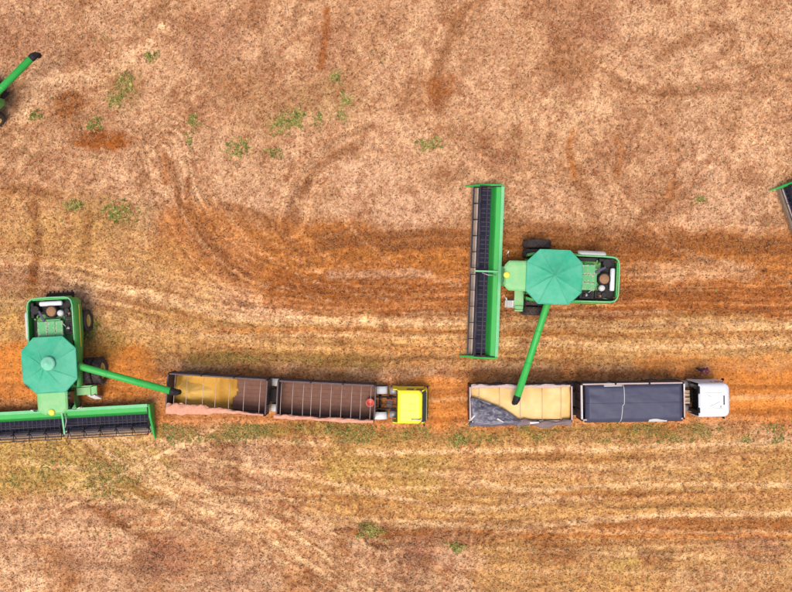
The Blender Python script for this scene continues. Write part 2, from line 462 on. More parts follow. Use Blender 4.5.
for k in range(5):
    LUGS.append(([(345, 524+k*5), (430, 527+k*5), (560, 525+k*5)], 1.6, DARK, lr.uniform(.2, .4), 2.2))
for k in range(7):
    x = 365+k*9; LUGS.append(([(x+8, 536), (x, 552), (x-8, 572)], 1.8, lr.choice([BROWN, PALE, DARK]), .5, 2.4))
for x in (28, 38, 80, 90): LUGS.append(([(x+4, 165), (x, 220), (x-3, 285)], 2.0, DARK, .45, 2.6))
# courses that the machines drove: straw is combed along them (points, half width, strength)
GUIDES = [
 ([(-20,276),(60,280),(130,295),(254,318),(464,325),(640,330),(840,330)], 42, .75),
 ([(165,150),(178,200),(215,255),(290,295),(420,302),(640,302),(840,302)], 50, .8),
 ([(-20,470),(100,475),(250,470),(420,488),(560,492),(840,484)], 56, .42),
 ([(60,425),(150,482),(265,535),(400,615)], 34, .95),
 ([(40,512),(140,465),(220,425)], 18, .6),
 ([(290,225),(312,170),(360,140),(430,120)], 26, .6),
 ([(480,-20),(440,50),(436,110),(500,170),(600,190)], 32, .45),
 ([(-20,160),(40,98),(110,72),(180,10)], 32, .5),
 ([(560,200),(640,215),(720,170),(770,90)], 34, .4),
 ([(500,545),(660,526),(840,520)], 44, .45),
 ([(318,430),(352,490),(385,560),(398,615)], 26, .8),
 ([(-20,440),(40,452),(90,475),(60,500),(-20,510)], 20, .5),
 ([(212,438),(250,443),(264,470),(245,497),(212,490)], 16, .55),
 ([(300,255),(420,240),(620,246),(840,248)], 30, .55),
 ([(-20,395),(200,400),(480,404),(840,396)], 30, .35),
 ([(20,210),(70,175),(150,190),(230,235)], 26, .4),
 ([(600,60),(680,90),(800,60)], 40, .35),
 ([(200,100),(280,60),(330,-20)], 34, .35),
]
BLOBS = [  # x, y, rx, ry, colour, strength
 (71,101,15,17,BROWN,1.1),(105,138,36,12,RUST,1.3),(90,120,30,24,BROWN,.5),(440,88,18,18,RUST,.7),(596,28,30,20,MAUVE,.7),(566,64,26,26,BROWN,.55),
 (765,146,34,26,PALE,.6),(370,178,40,26,PINK,.7),(400,208,70,22,PINK,.7),(700,160,40,40,PINK,.4),(560,110,50,26,PALE,.35),
 (600,110,20,20,PALE,.4),(490,40,30,30,BROWN,.3),(330,100,40,26,OLIVE,.25),(270,110,40,30,OLIVE,.2),(125,90,22,26,OLIVE,.4),
 (420,555,22,20,MAUVE,.8),(415,570,24,18,DARK,.35),(328,572,28,18,BROWN,.6),(465,560,30,14,PINK,.8),(165,560,32,26,MAUVE,.8),(150,565,20,18,DARK,.3),
 (20,578,40,26,PALE,.7),(60,530,40,14,PALE,.25),(555,552,40,14,BROWN,.65),(655,556,22,10,DARK,.5),(755,548,40,16,MAUVE,.6),
 (720,580,60,14,PALE,.4),(600,580,50,12,YTAN,.5),(250,560,30,22,PALE,.3),(230,480,26,20,BROWN,.3),
 (20,320,34,18,YTAN,.6),(60,240,60,30,YTAN,.5),(120,215,40,20,OLIVE,.35),(140,260,30,18,YTAN,.4),(10,300,40,16,OLIVE,.4),
 (210,40,40,30,MAUVE,.5),(240,80,40,20,BROWN,.3),(20,40,40,30,MAUVE,.5),(330,30,30,20,MAUVE,.3),(470,135,40,20,BROWN,.35),(500,160,30,16,MAUVE,.5),
 (760,60,40,20,TAN,.4),(700,10,50,20,PALE,.4),(440,180,20,14,BROWN,.4),(540,200,40,16,PINK,.5),(730,205,40,20,PINK,.5),
 (130,470,30,24,OLIVE,.35),(345,470,18,14,OLV2,.7),(415,465,18,16,OLV2,.7),(620,562,18,9,OLV2,.6),(110,475,40,14,OLV2,.5),(40,480,40,12,OLIVE,.4),(410,470,40,20,OLIVE,.3),(370,530,14,8,GREEN,.6),(700,455,60,10,TAN,.4),
 (500,555,40,20,YTAN,.4),(590,300,20,12,BROWN,.5),(640,260,20,20,BROWN,.5),(80,560,30,20,MAUVE,.35),(230,575,30,16,MAUVE,.3),
 (90,545,30,10,PINK,.4),(480,470,60,14,TAN,.3),(295,470,30,20,TAN,.4),
]
GREENS = [(125,85,9,12),(113,100,8,8),(152,57,8,6),(195,121,7,8),(190,140,6,6),(336,76,8,7),(344,99,7,6),(318,120,6,9),(341,117,5,6),(296,118,12,10),
          (275,152,9,6),(280,125,12,12),(236,150,14,10),(433,145,12,8),(95,125,10,6),(35,116,8,6),(120,212,16,10),(370,531,14,7),(480,436,22,6),(340,433,30,7),
          (390,434,20,6),(300,430,20,5),(458,440,12,6),(250,426,40,4),(455,548,10,6),(75,205,10,8),(60,462,40,12),(30,480,30,10),
          (90,330,12,12),(235,358,30,5),(320,360,18,4),(15,490,30,6),(700,200,6,5),(540,432,20,4),(660,427,20,4)]

def seg_dist(X, Y, pts, lim=60):
    d = np.full(X.shape, 1e9)
    P = np.array(pts); lo = P.min(0)-lim; hi = P.max(0)+lim
    k = (X > lo[0]) & (X < hi[0]) & (Y > lo[1]) & (Y < hi[1])
    if k.any(): d[k] = seg_d(X[k], Y[k], pts)
    return d
def seg_d(X, Y, pts):
    d = np.full(X.shape, 1e9)
    for (ax, ay), (bx, by) in zip(pts[:-1], pts[1:]):
        vx, vy = bx-ax, by-ay
        t = np.clip(((X-ax)*vx + (Y-ay)*vy) / (vx*vx+vy*vy), 0, 1)
        d = np.minimum(d, np.hypot(X-ax-t*vx, Y-ay-t*vy))
    return d

def guide(X, Y, pts, lim):
    """signed distance to a course and distance along it"""
    D = np.full(X.shape, 1e6); S = np.zeros(X.shape)
    P = np.array(pts); lo = P.min(0)-lim; hi = P.max(0)+lim
    k = (X > lo[0]) & (X < hi[0]) & (Y > lo[1]) & (Y < hi[1])
    if not k.any(): return D, S
    x, y = X[k], Y[k]; d = np.full(x.shape, 1e6); sg = np.ones(x.shape); al = np.zeros(x.shape); run = 0.0
    for (ax, ay), (bx, by) in zip(pts[:-1], pts[1:]):
        vx, vy = bx-ax, by-ay; L = math.hypot(vx, vy)
        t = np.clip(((x-ax)*vx + (y-ay)*vy) / (L*L), 0, 1)
        e = np.hypot(x-ax-t*vx, y-ay-t*vy); m = e < d
        d[m] = e[m]; sg[m] = np.sign(vx*(y-ay)-vy*(x-ax))[m]; al[m] = (run + t*L)[m]
        run += L
    D[k] = d*sg; S[k] = al
    return D, S
def smooth_pts(pts, n=6):
    if len(pts) < 3: return pts
    P = [np.array(p, float) for p in pts]; P = [2*P[0]-P[1]] + P + [2*P[-1]-P[-2]]
    out = []
    for i in range(1, len(P)-2):
        for k in range(n):
            t = k/n
            out.append(tuple(0.5*((2*P[i]) + (-P[i-1]+P[i+1])*t + (2*P[i-1]-5*P[i]+4*P[i+1]-P[i+2])*t*t + (-P[i-1]+3*P[i]-3*P[i+1]+P[i+2])*t**3)))
    out.append(tuple(P[-2]))
    return out

def field(wx, wy):
    """colour of the field (linear albedo), rut depth and straw cover at world x, y"""
    px = wx*PXM + 396; py = 296 - wy*PXM
    # uneven edges
    w1 = (fbm(px/26, py/26, 3, 1)-0.5)*16; w2 = (fbm(px/26+40, py/26+9, 3, 2)-0.5)*16
    w3 = (fbm(px/5, py/5, 2, 3)-0.5)*4;  w4 = (fbm(px/5+31, py/5+7, 2, 4)-0.5)*4
    qx = px + w1 + w3; qy = py + w2 + w4
    sx = px + w1*0.3 + w3*0.7; sy = py + w2*0.3 + w4*0.7
    mott = fbm(px/34, py/34, 5, 5, 0.62)
    mott2 = fbm(px/9+3, py/9, 4, 6, 0.65)
    mid0 = fbm(px/4+3, py/4, 2, 6, .65)
    low = np.clip((py - 300)/60, 0, 1)
    base = TAN[None]*(1-0.0) + np.zeros(px.shape+(3,))
    t = np.clip((mott-0.42)/0.2, 0, 1)[..., None]
    base = base*(1-t*0.45) + PINK*t*0.45
    t = np.clip((0.50-mott)/0.16, 0, 1)[..., None]
    base = base*(1-t*0.45) + np.where(low[..., None] > .5, OCHRE, MAUVE)*t*0.45
    t = (np.clip((fbm(px/22+70, py/22, 4, 7, .6)-0.55)/0.13, 0, 1))[..., None]
    base = base*(1-t*0.38) + BROWN*t*0.38
    rut = np.zeros(px.shape)
    for pts, hw, c, s, soft in BANDS:
        P = smooth_pts(pts)
        if hw > 6: d = seg_dist(qx, qy, P)
        else: d = seg_dist(sx, sy, P, 8)
        m = np.clip((hw + soft*0.5 - d)/soft, 0, 1); m = m*m*(3-2*m)
        br = np.clip(0.5 + 1.0*mott2, 0.3, 1.25) if hw <= 4.5 else np.clip(0.1 + 1.8*mott2, 0.1, 1.25) if hw < 12 else np.clip(0.25+0.8*mott+.7*mott2, 0.2, 1.15)
        a = (np.clip(m*s*br, 0, 1))[..., None]
        base = base*(1-a) + c*a
        if hw <= 4.5: rut += m*s
    lug = np.clip((vnoise(px/1.9, py/1.9, 3)-.42)*4, 0, 1)
    for pts, hw, c, s, soft in LUGS:
        d = seg_dist(sx, sy, smooth_pts(pts), 8)
        a = (np.clip((hw + soft*0.5 - d)/soft, 0, 1)*s*lug*np.clip(.3+1.4*mott, .3, 1.2))[..., None]
        base = base*(1-a) + c*a
        rut += a[..., 0]*.5
    for bx, by, rx, ry, c, s in BLOBS:
        d = np.hypot((qx-bx)/rx, (qy-by)/ry)
        m = np.clip((1.25-d)/0.8, 0, 1); m = m*m*(3-2*m)
        a = (np.clip(m*s*(-.25+2.3*mott2), 0, 1))[..., None]
        base = base*(1-a) + c*a
    for pts, hw, c, s, soft in [b_ for b_ in BANDS if b_[1] <= 4.5 and b_[3] >= .55]:
        d = seg_dist(sx, sy, smooth_pts(pts), 8)
        a = (np.clip((hw*.8 + soft*0.5 - d)/soft, 0, 1)*s*.6*np.clip(.3+1.2*mid0, 0, 1.1))[..., None]
        base = base*(1-a) + c*a
    # tread marks pressed across the lower tracks
    tm = np.clip(1-np.hypot((qx-388)/34, (qy-553)/18), 0, 1)*(0.5+0.5*np.sin(px*0.75+py*0.12+w3))
    base = base*(1-0.5*tm[..., None]) + BROWN*0.5*tm[..., None]
    # combed rows left by the machines (run east-west in the lower half)
    row = fbm(px/60, py/2.6+w2*0.12, 3, 2, .6)-0.5
    row2 = fbm(px/110+9, py/6.5+w2*0.12, 2, 4, .6)-0.5
    base = base*(1 + (low*(0.40*row+0.30*row2))[..., None])
    # rows curve with the arcs in the middle of the field
    mid = np.clip(1-np.abs(py-268)/70, 0, 1)
    base = base*(1 + (mid*0.55*(fbm(px/30, (py+0.00045*(px-420)**2)/3.2, 3, 1, .6)-0.5))[..., None])
    for gi, (pts, hw, s) in enumerate(GUIDES):
        D, S = guide(px + w1*.25 + w3*.15, py + w2*.25 + w4*.15, smooth_pts(pts, 8), hw+6)
        m = np.clip((hw-np.abs(D))/(hw*.5), 0, 1)*s
        n1 = vnoise(D/1.5+50+gi*7, S/55, gi) ; n2 = vnoise(D/4.2+90+gi*5, S/120, gi+3); n3 = vnoise(D/1.3+20, S/5.0, gi+1)
        q = (n1-.5)*.75 + (n2-.5)*.65 + (n3-.5)*.35
        lf = .8 if gi in (3, 4, 11, 12) else .25
        t = np.clip(q*1.7, 0, 1)*m; base = base*(1-lf*t[..., None])*(1+.75*(1-lf)*t[..., None]) + LIGHT*lf*t[..., None]
        t = np.clip(-q*1.9, 0, 1)*m; base = base*(1-.65*t[..., None]) + (BROWN*.6 + base*.25)*.65*t[..., None]
        rut += t*.8
    # clods and residue
    road = np.zeros(px.shape)
    for pts, w_ in (([(-80,368),(40,372),(130,374)], 24), ([(425,398),(478,402)], 22), ([(720,394),(860,390)], 24), ([(640,362),(860,366)], 9), ([(150,402),(470,404),(720,402)], 18)):
        road = np.maximum(road, np.clip((w_+6-seg_dist(qx, qy, pts))/12, 0, 1))
    fine = fbm(px/1.9, py/1.9, 2, 1, .8); mid3 = fbm(px/5.5+13, py/5.5, 3, 6, .65)
    nn = .5 + (mott2-.5)*.45 + (fine-.5)*.75 + (mid3-.5)*.40
    nn = .5 + (nn-.5)*(1-.6*road)
    t = np.clip((.50-nn)/.26, 0, 1)[..., None]; base = base*(1-.62*t) + (base*.35*BROWN/BROWN.max() + .45*BROWN)*.62*t
    t = np.clip((nn-.50)/.30, 0, 1)[..., None]; base = base*(1+.34*t)
    base = base*1.03
    g = np.zeros(px.shape)
    for bx, by, rx, ry in GREENS:
        d = np.hypot((sx-bx)/rx, (sy-by)/ry); g = np.maximum(g, np.clip(1.3-d, 0, 1))
    cover = np.clip(1.15 - 1.0*np.clip(base[..., 0]*0 + (base[..., 0]-base[..., 2]*1.9)/0.32, 0, 1), 0.25, 1)*(1-.72*road)
    return base*ALB, rut, g, cover

def axis_coords(half, step, far):
    a = list(np.arange(0, half+1e-6, step)); s = step
    while a[-1] < far:
        s *= 1.35; a.append(a[-1]+s)
    a = np.array(a)
    return np.concatenate([-a[:0:-1], a])

def grid_mesh(name, X, Y, Z, C=None):
    nx, ny = X.shape
    me = bpy.data.meshes.new(name)
    co = np.stack([X, Y, Z], -1).reshape(-1, 3).astype(np.float32)
    idx = np.arange(nx*ny).reshape(nx, ny)
    q = np.stack([idx[:-1, :-1], idx[1:, :-1], idx[1:, 1:], idx[:-1, 1:]], -1).reshape(-1).astype(np.int32)
    fill(me, co, q, 4, C.reshape(-1, 3) if C is not None else None)
    return me

def fill(me, co, q, k, C=None, smooth=True):
    nf = len(q)//k
    me.vertices.add(len(co)); me.vertices.foreach_set('co', co.reshape(-1))
    me.loops.add(len(q)); me.loops.foreach_set('vertex_index', q)
    me.polygons.add(nf)
    me.polygons.foreach_set('loop_start', np.arange(0, nf*k, k, dtype=np.int32))
    me.polygons.foreach_set('loop_total', np.full(nf, k, dtype=np.int32))
    if smooth: me.polygons.foreach_set('use_smooth', np.ones(nf, dtype=bool))
    me.update(calc_edges=True)
    if C is not None:
        a = me.color_attributes.new('Col', 'FLOAT_COLOR', 'POINT')
        C4 = np.concatenate([np.clip(C, 0, 1), np.ones((len(C), 1))], 1).astype(np.float32)
        a.data.foreach_set('color', C4.reshape(-1))

gx = axis_coords(33.0, 0.09, 900); gy = axis_coords(25.5, 0.09, 900)
GX, GY = np.meshgrid(gx, gy, indexing='ij')
GC, GR, GG, GCOV = field(GX, GY)
GZ = -0.012 - 0.05*np.clip(fbm(GX*1.1, GY*1.1, 4, 3, .6), 0, 1)*1.0 - 0.03*np.clip(GR, 0, 1)
ground = link('ground', grid_mesh('ground', GX, GY, GZ, GC), M['ground'])
tag(ground, kind='structure')

# ------------------------------------------------------------------ straw litter and stubble (uncountable): one object of loose stalks
def straw(n):
    x = rng.uniform(-33.5, 33.5, n); y = rng.uniform(-26, 26, n)
    ii = np.clip(np.searchsorted(gx, x), 0, len(gx)-1); jj = np.clip(np.searchsorted(gy, y), 0, len(gy)-1)
    C = GC[ii, jj]; g = GG[ii, jj]; cov = GCOV[ii, jj]
    keep = rng.rand(n) < cov
    x, y, C, g = x[keep], y[keep], C[keep], g[keep]; n = len(x); cv = np.clip(cov[keep]*1.1, .3, 1)[:, None]
    L = rng.uniform(0.05, 0.13, n)*rng.choice([1, 1, 1, 1.6], n); W = rng.uniform(0.020, 0.052, n)
    a = rng.uniform(0, math.pi*2, n)
    rowy = (y < 2) & (rng.rand(n) < 0.45)
    a = np.where(rowy, rng.normal(0, 0.35, n), a)
    z0 = rng.uniform(-0.03, 0.015, n); rise = np.where(rng.rand(n) < 0.25, rng.uniform(0.05, 0.16, n), rng.uniform(0, 0.03, n))
    ux, uy = np.cos(a), np.sin(a)
    vx, vy = -uy, ux
    tilt = rng.uniform(-0.6, 0.6, n)*W
    def P(s, t):
        return np.stack([x+ux*L*s+vx*W*t, y+uy*L*s+vy*W*t, z0+rise*(s+0.5)+tilt*t+0.004], -1)
    co = np.stack([P(-.5, -.5), P(.5, -.5), P(.5, .5), P(-.5, .5)], 1).reshape(-1, 3).astype(np.float32)
    u = rng.rand(n)[:, None]
    pale = np.array([0.68, 0.48, 0.29]); darkc = np.array([0.040, 0.020, 0.011])  # darkc: decayed stems, and the tiny shadows between stalks put into the colour
    m = C*1.0
    k = rng.rand(n)[:, None]*0.95
    cc = np.where(u < 0.50, m*(1-k*.7*cv)*1.2 + pale*k*.7*cv, np.where(u < 0.86, m*(.62-k*.5) + darkc*(.38+.5*k), m*(0.75+0.6*k)))
    cc = np.clip(cc, 0.01, 0.75)
    me = bpy.data.meshes.new('straw_litter')
    fill(me, co, np.arange(n*4, dtype=np.int32), 4, np.repeat(cc, 4, 0), smooth=False)
    return link('straw_litter', me, M['straw'])
tag(straw(800000), 'chopped pale straw and stubble scattered over the red soil', 'straw', kind='stuff')

def weeds(n):
    bx = []; by = []; big = []
    for px, py, rx, ry in GREENS:
        c = max(12, int(rx*ry*.50)); wide = ry*3 < rx or (px < 160 and py > 440)
        if wide: c = c//4
        t = rng.normal(0, .5, (2, c)); bx.append((px + rx*t[0] - 396)/PXM); by.append((296 - py - ry*t[1])/PXM); big.append(np.full(c, 1.0 if wide else 1.45))
    def scatter(c, x0, x1, y0, y1, thr, sc):
        ex = rng.uniform(x0, x1, c); ey = rng.uniform(y0, y1, c)
        k = fbm(ex/sc, ey/sc, 3, 4) + rng.uniform(-.08, .08, c) > thr
        bx.append((ex[k]-396)/PXM); by.append((296-ey[k])/PXM); big.append(np.full(k.sum(), .85))
    scatter(4200, 150, 830, 424, 443, .58, 16)
    scatter(2500, -40, 175, 440, 500, .70, 20)
    scatter(9000, -40, 830, -30, 630, .73, 22)
    bx = np.concatenate(bx); by = np.concatenate(by); k = 7
    sz = rng.uniform(0.35, 1.0, len(bx))*np.concatenate(big); tint = rng.rand(len(bx))
    X = np.repeat(bx, k); Y = np.repeat(by, k); S = np.repeat(sz, k); T = np.repeat(tint, k); N = len(X)
    a = rng.uniform(0, 6.283, N); L = rng.uniform(0.07, 0.2, N)*S; W = rng.uniform(0.02, 0.045, N)*S; h = rng.uniform(0.03, 0.14, N)*S
    ux, uy = np.cos(a), np.sin(a)
    z = np.full(N, -0.03)
    p0 = np.stack([X, Y, z], -1)
    p1 = np.stack([X+ux*L*.5-uy*W, Y+uy*L*.5+ux*W, z+h], -1); p3 = np.stack([X+ux*L*.5+uy*W, Y+uy*L*.5-ux*W, z+h], -1)
    p2 = np.stack([X+ux*L, Y+uy*L, z+h*.7], -1)
    co = np.stack([p0, p3, p2, p1], 1).reshape(-1, 3).astype(np.float32)
    g1 = np.array([0.085, 0.125, 0.02]); g2 = np.array([0.34, 0.28, 0.08])
    f = np.clip(T*1.1 + rng.uniform(-.25, .25, N), 0, 1)[:, None]
    cc = (g1*(1-f)+g2*f)*rng.uniform(0.6, 1.3, N)[:, None]
    me = bpy.data.meshes.new('weeds')
    fill(me, co, np.arange(N*4, dtype=np.int32), 4, np.repeat(cc, 4, 0), smooth=False)
    return link('weeds', me, M['grass'])
tag(weeds(0), 'low green weeds growing in patches and along the track edge', 'weeds', kind='stuff')

# ------------------------------------------------------------------ wheels (mesh data shared)
def ag_tyre(rad, w, lugs=22):
    b = MB(); h = w/2; rr = rad*0.955
    b.lathe([(rad*.56, -h*.72), (rad*.62, -h*.95), (rad*.8, -h), (rr*.95, -h*.96), (rr, -h*.80), (rr*1.008, 0), (rr, h*.80), (rr*.95, h*.96), (rad*.8, h), (rad*.62, h*.95), (rad*.56, h*.72)], 40)
    for i in range(lugs):
        for sgn in (-1, 1):
            w0 = 2*math.pi*(i + (0.5 if sgn > 0 else 0))/lugs
            c = Vector((math.cos(w0)*rad*.975, sgn*h*.46, math.sin(w0)*rad*.975))
            rad_m = Matrix.Rotation(-w0, 3, 'Y') @ Matrix.Rotation(sgn*R(38), 3, 'X')
            b.obox(c, (rad*.06, h*1.05, rad*.055), rad_m)
    return b.mesh('tyre', True)
def ag_rim(rad, w):
    b = MB(); h = w/2
    b.lathe([(rad*.57, -h*.74), (rad*.54, -h*.74), (rad*.52, -h*.1), (rad*.2, h*.15), (0.001, h*.15)], 28)
    b.lathe([(rad*.57, h*.74), (rad*.54, h*.74), (rad*.52, h*.2), (rad*.22, h*.22), (rad*.2, h*.42), (0.001, h*.42)], 28)
    b.lathe([(rad*.575, -h*.74), (rad*.575, h*.74)], 28)
    for k in range(8):
        w0 = k*math.pi/4
        b.obox((math.cos(w0)*rad*.3, h*.26, math.sin(w0)*rad*.3), (.05, .08, .05))
    return b.mesh('rim', True)
def truck_tyre(rad, w):
    b = MB(); h = w/2
    b.lathe([(rad*.55, -h*.8), (rad*.62, -h), (rad*.9, -h), (rad*.98, -h*.85), (rad, -h*.5), (rad*.985, -h*.46), (rad, -h*.42), (rad, h*.42), (rad*.985, h*.46), (rad, h*.5), (rad*.98, h*.85), (rad*.9, h), (rad*.62, h), (rad*.55, h*.8)], 28)
    return b.mesh('tyre', True)
def truck_rim(rad, w):
    b = MB(); h = w/2
    b.lathe([(rad*.56, -h*.82), (rad*.5, -h*.8), (rad*.45, -h*.3), (0.001, -h*.3)], 20)
    b.lathe([(rad*.56, h*.82), (rad*.5, h*.8), (rad*.45, h*.3), (rad*.2, h*.35), (rad*.18, h*.7), (0.001, h*.7)], 20)
    b.lathe([(rad*.56, -h*.82), (rad*.56, h*.82)], 20)
    return b.mesh('rim', True)
TY = {'front': (ag_tyre(1.0, .62), ag_rim(1.0, .62)), 'rear': (ag_tyre(.80, .55, 18), ag_rim(.80, .55)), 'truck': (truck_tyre(.53, .52), truck_rim(.53, .52)), 'steer': (truck_tyre(.53, .32), truck_rim(.53, .32))}
for k, (t, r) in TY.items():
    t.materials.append(M['rubber']); r.materials.append(M['jyellow'] if k in ('front', 'rear') else M['steel'])
def wheel(name, kind, parent, x, y, z, side):
    w = thing(name, (x, y, z), 0 if side > 0 else math.pi)
    w.parent = parent
    link('tyre', TY[kind][0], None, w); link('rim', TY[kind][1], None, w)
    return w

def make_auger(T, L):
    piv = Vector((.2,1.62,3.05)); d = Vector((math.sin(R(17)),math.cos(R(17)),.13))
    b = MB(); b.tube([d*.15, d*.4, d*L], [.27,.245,.245], 20)
    A = b.build('unloading_auger', M['bgreen'], T, 0, True, piv)
    b = MB(); b.tube([(0,0,-.6),(0,0,-.1),d*.16,d*.3], [.26,.28,.28,.27], 18); b.build('elbow', M['dgreen'], A, 0, True)
    for t in (.33, .66):
        b = MB(); b.tube([d*(L*t), d*(L*t+.07)], .265, 20); b.build('tube_flange', M['bgreen'], A)
    b = MB(); b.tube([d*(L-.02), d*(L+.20)+Vector((0,0,-.02)), d*(L+.42)+Vector((0,0,-.14)), d*(L+.50)+Vector((0,0,-.5))], [.258,.26,.22,.19], 10)
    b.build('spout', M['black'], A, .01)
    return A
def N2(x, y, s=0): return float(fbm(np.array([x]), np.array([y]), 4, s, .55)[0])
# ------------------------------------------------------------------ combine harvester (faces +X, left is +Y, origin on the ground below the tank)
def make_combine():
    T = thing('combine_harvester')
    # hull
    b = MB(); b.prism([(-4.25,1.15),(-4.45,2.1),(-4.2,2.45),(-1.9,2.55),(1.55,2.9),(1.85,2.2),(1.7,1.5),(1.1,1.0),(-2.2,.95)], -1.25, 1.25)
    b.build('hull', M['dgreen'], T, .04)
    b = MB(); b.tube([(.8,-2.7,1.0),(.8,2.7,1.0)], .16, 12); b.build('front_axle', M['chassis'], T, smooth=True)
    b = MB(); b.tube([(-2.9,-1.5,.8),(-2.9,1.5,.8)], .12, 12); b.build('rear_axle', M['chassis'], T, smooth=True)
    for s in (-1, 1):
        wheel('front_wheel', 'front', T, .8, s*1.72, 1.0, s)
        wheel('front_wheel', 'front', T, .8, s*2.43, 1.0, s)
        wheel('rear_wheel', 'rear', T, -2.9, s*1.55, .8, s)
    # long side shields, bulging
    for s in (-1, 1):
        rings = []
        for x, top, o in ((-4.62,2.95,-.28),(-4.4,3.12,-.05),(-3.4,3.16,.02),(-1.9,3.18,.03),(0,3.1,.03),(1.35,2.95,.0),(1.75,2.8,-.1)):
            bot = 1.55 if x < -.6 else 2.05
            pr = [(1.50,bot),(1.66,bot+.12),(1.73,bot+.6),(1.70,top-.12),(1.62,top),(1.52,top-.02),(1.55,top-.2),(1.60,bot+.6),(1.50,bot+.15)]
            rings.append([(x, s*(y+o), z) for y, z in pr])
        b = MB(); b.loft(rings); sh = b.build('side_shield', M['green'], T, .012, True)
        b = MB(); b.obox((-2.6, s*1.765, 2.45), (3.0, .012, .10)); b.build('stripe', M['lampyellow'], sh)
    # engine bay: dark floor, deck panels, rear frame
    b = MB(); b.box(-4.5,-1.7,-1.5,1.5,2.36,2.48); b.build('engine_bay_floor', M['engine'], T, .02)
    for x0, x1, y0, y1 in ((-3.02,-1.5,-.98,-.30),(-3.02,-1.5,-.285,.25),(-3.02,-1.5,.265,.80)):
        b = MB(); b.box(x0,x1,y0,y1,2.5,3.10); b.build('deck_panel', M['deck'], T, .03)
    b = MB(); b.box(-3.15,-3.03,-.75,.55,2.5,3.02); b.build('deck_rear_panel', M['deck'], T, .03)
    # engine and belts on the left
    b = MB()
    b.box(-3.0,-2.0,.9,1.4,2.5,2.9); b.tube([(-2.9,1.15,2.8),(-2.2,1.15,2.98)], .14, 10); b.box(-3.8,-3.1,.85,1.35,2.5,2.8)
    for x in (-2.8,-2.5,-2.2): b.tube([(x,.9,2.92),(x,1.42,2.92)], .05, 8)
    b.tube([(-3.7,1.1,2.6),(-3.7,1.1,3.0)], .18, 12); b.tube([(-3.35,1.0,2.6),(-3.35,1.0,2.95)], .12, 10)
    b.build('engine', M['engine'], T, .015)
    b = MB(); b.tube([(-2.45,1.15,2.86),(-2.45,1.15,3.06)], [.15,.10], 12); b.tube([(-3.2,.55,2.9),(-3.0,.62,3.06),(-2.6,.98,3.0)], .045, 8)
    b.build('pulley', M['steel'], T, smooth=True)
    b = MB(); b.tube([(-3.55,.62,2.6),(-3.55,.62,2.98),(-3.55,.62,3.08)], [.24,.22,.12], 16); b.build('air_cleaner', M['lsteel'], T, smooth=True)
    # right rear: black cooler pack and strut
    b = MB(); b.tube([(-3.85,-1.15,2.5),(-3.85,-1.15,3.02)], [.34,.30], 16); b.box(-4.35,-3.3,-1.45,-1.25,2.5,2.95); b.build('cooler', M['engine'], T, .02)
    b = MB(); b.bar((-3.75,-.85,3.02),(-3.0,-.45,3.14),.16,.06); b.build('strut', M['cleat'], T, .01)
    # round chaff screen in its dark ring
    b = MB(); b.lathe([(.36,2.93),(.34,2.97),(.001,3.0)], 24, 'z', (-3.7,-.02,0)); b.build('rotary_screen', M['rustscr'], T, smooth=True)
    b = MB(); b.lathe([(.36,2.5),(.36,3.0),(.40,3.03),(.45,3.0),(.46,2.5)], 28, 'z', (-3.7,-.02,0)); b.build('screen_ring', M['black'], T, smooth=True)
    # pale tank across the rear
    b = MB(); b.tube([(-4.26,-.80,2.93),(-4.26,-.74,2.93),(-4.26,.74,2.93),(-4.26,.80,2.93)], [.10,.17,.17,.10], 16); b.build('rear_cylinder', M['whitem'], T, smooth=True)
    rb = random.Random(3)
    for k in range(9):
        x, y = rb.uniform(-4.2,-2.0), rb.choice([-1.3,-1.1,1.0,1.25]) + rb.uniform(-.1,.1)
        b = MB(); b.tube([(x,y,2.62),(x+rb.uniform(-.3,.3),y+rb.uniform(-.1,.1),2.9),(x+rb.uniform(-.5,.5),y+rb.uniform(-.12,.12),2.8)], rb.uniform(.02,.05), 6); b.build('hose', rb.choice([M['black'],M['steel'],M['dgreen'],M['rustscr']]), T, smooth=True)
    for k in range(8):
        x, y = rb.uniform(-4.3,-2.1), rb.choice([-1.2,1.15]) + rb.uniform(-.15,.15)
        b = MB(); b.obox((x,y,2.72),(rb.uniform(.08,.3),rb.uniform(.06,.2),rb.uniform(.1,.4)), Matrix.Rotation(rb.uniform(-.5,.5),3,'Z')); b.build('bracket', rb.choice([M['steel'],M['engine'],M['rustscr'],M['dgreen']]), T, .01)
    # chaff caught on the deck
    b = MB()
    for k in range(160):
        x, y = rb.uniform(-3.0,-1.9), rb.choice([-.3,.25,-.95,.75]) + rb.gauss(0,.06)
        if -.98 < y < .8: b.obox((x,y,3.106),(rb.uniform(.03,.1),rb.uniform(.015,.04),.006), Matrix.Rotation(rb.uniform(0,3.1),3,'Z'))
    ch = b.build('chaff', M['knifelt'], T); ch['kind'] = 'stuff'
    # hoop rail round the bay
    pts = [(-1.6,1.60,3.2),(-4.1,1.58,3.2),(-4.42,1.5,3.2),(-4.6,1.3,3.18),(-4.66,1.0,3.17),(-4.68,0,3.17),(-4.66,-1.0,3.17),(-4.6,-1.3,3.18),(-4.42,-1.5,3.2),(-4.1,-1.58,3.2),(-1.6,-1.60,3.2)]
    b = MB(); b.tube(pts, .055, 8); b.build('hoop_rail', M['lgreen'], T, smooth=True)
    b = MB(); b.prism([(-4.74,2.3),(-4.62,3.1),(-4.5,3.1),(-4.55,2.2)], -1.25, 1.25); b.build('rear_panel', M['green'], T, .03)
    # pale curved cover on the right flank
    rings = []
    for x in (-3.75,-3.6,-2.0,-1.8):
        k = .9 if x in (-3.75,-1.8) else 1
        rings.append([(x, -1.66-.34*k*math.sin(t), 2.5+.62*k*math.cos(t)) for t in [i*math.pi/2/6 for i in range(7)]] + [(x,-1.66-.28*k,2.5),(x,-1.66,2.5+.5*k)])
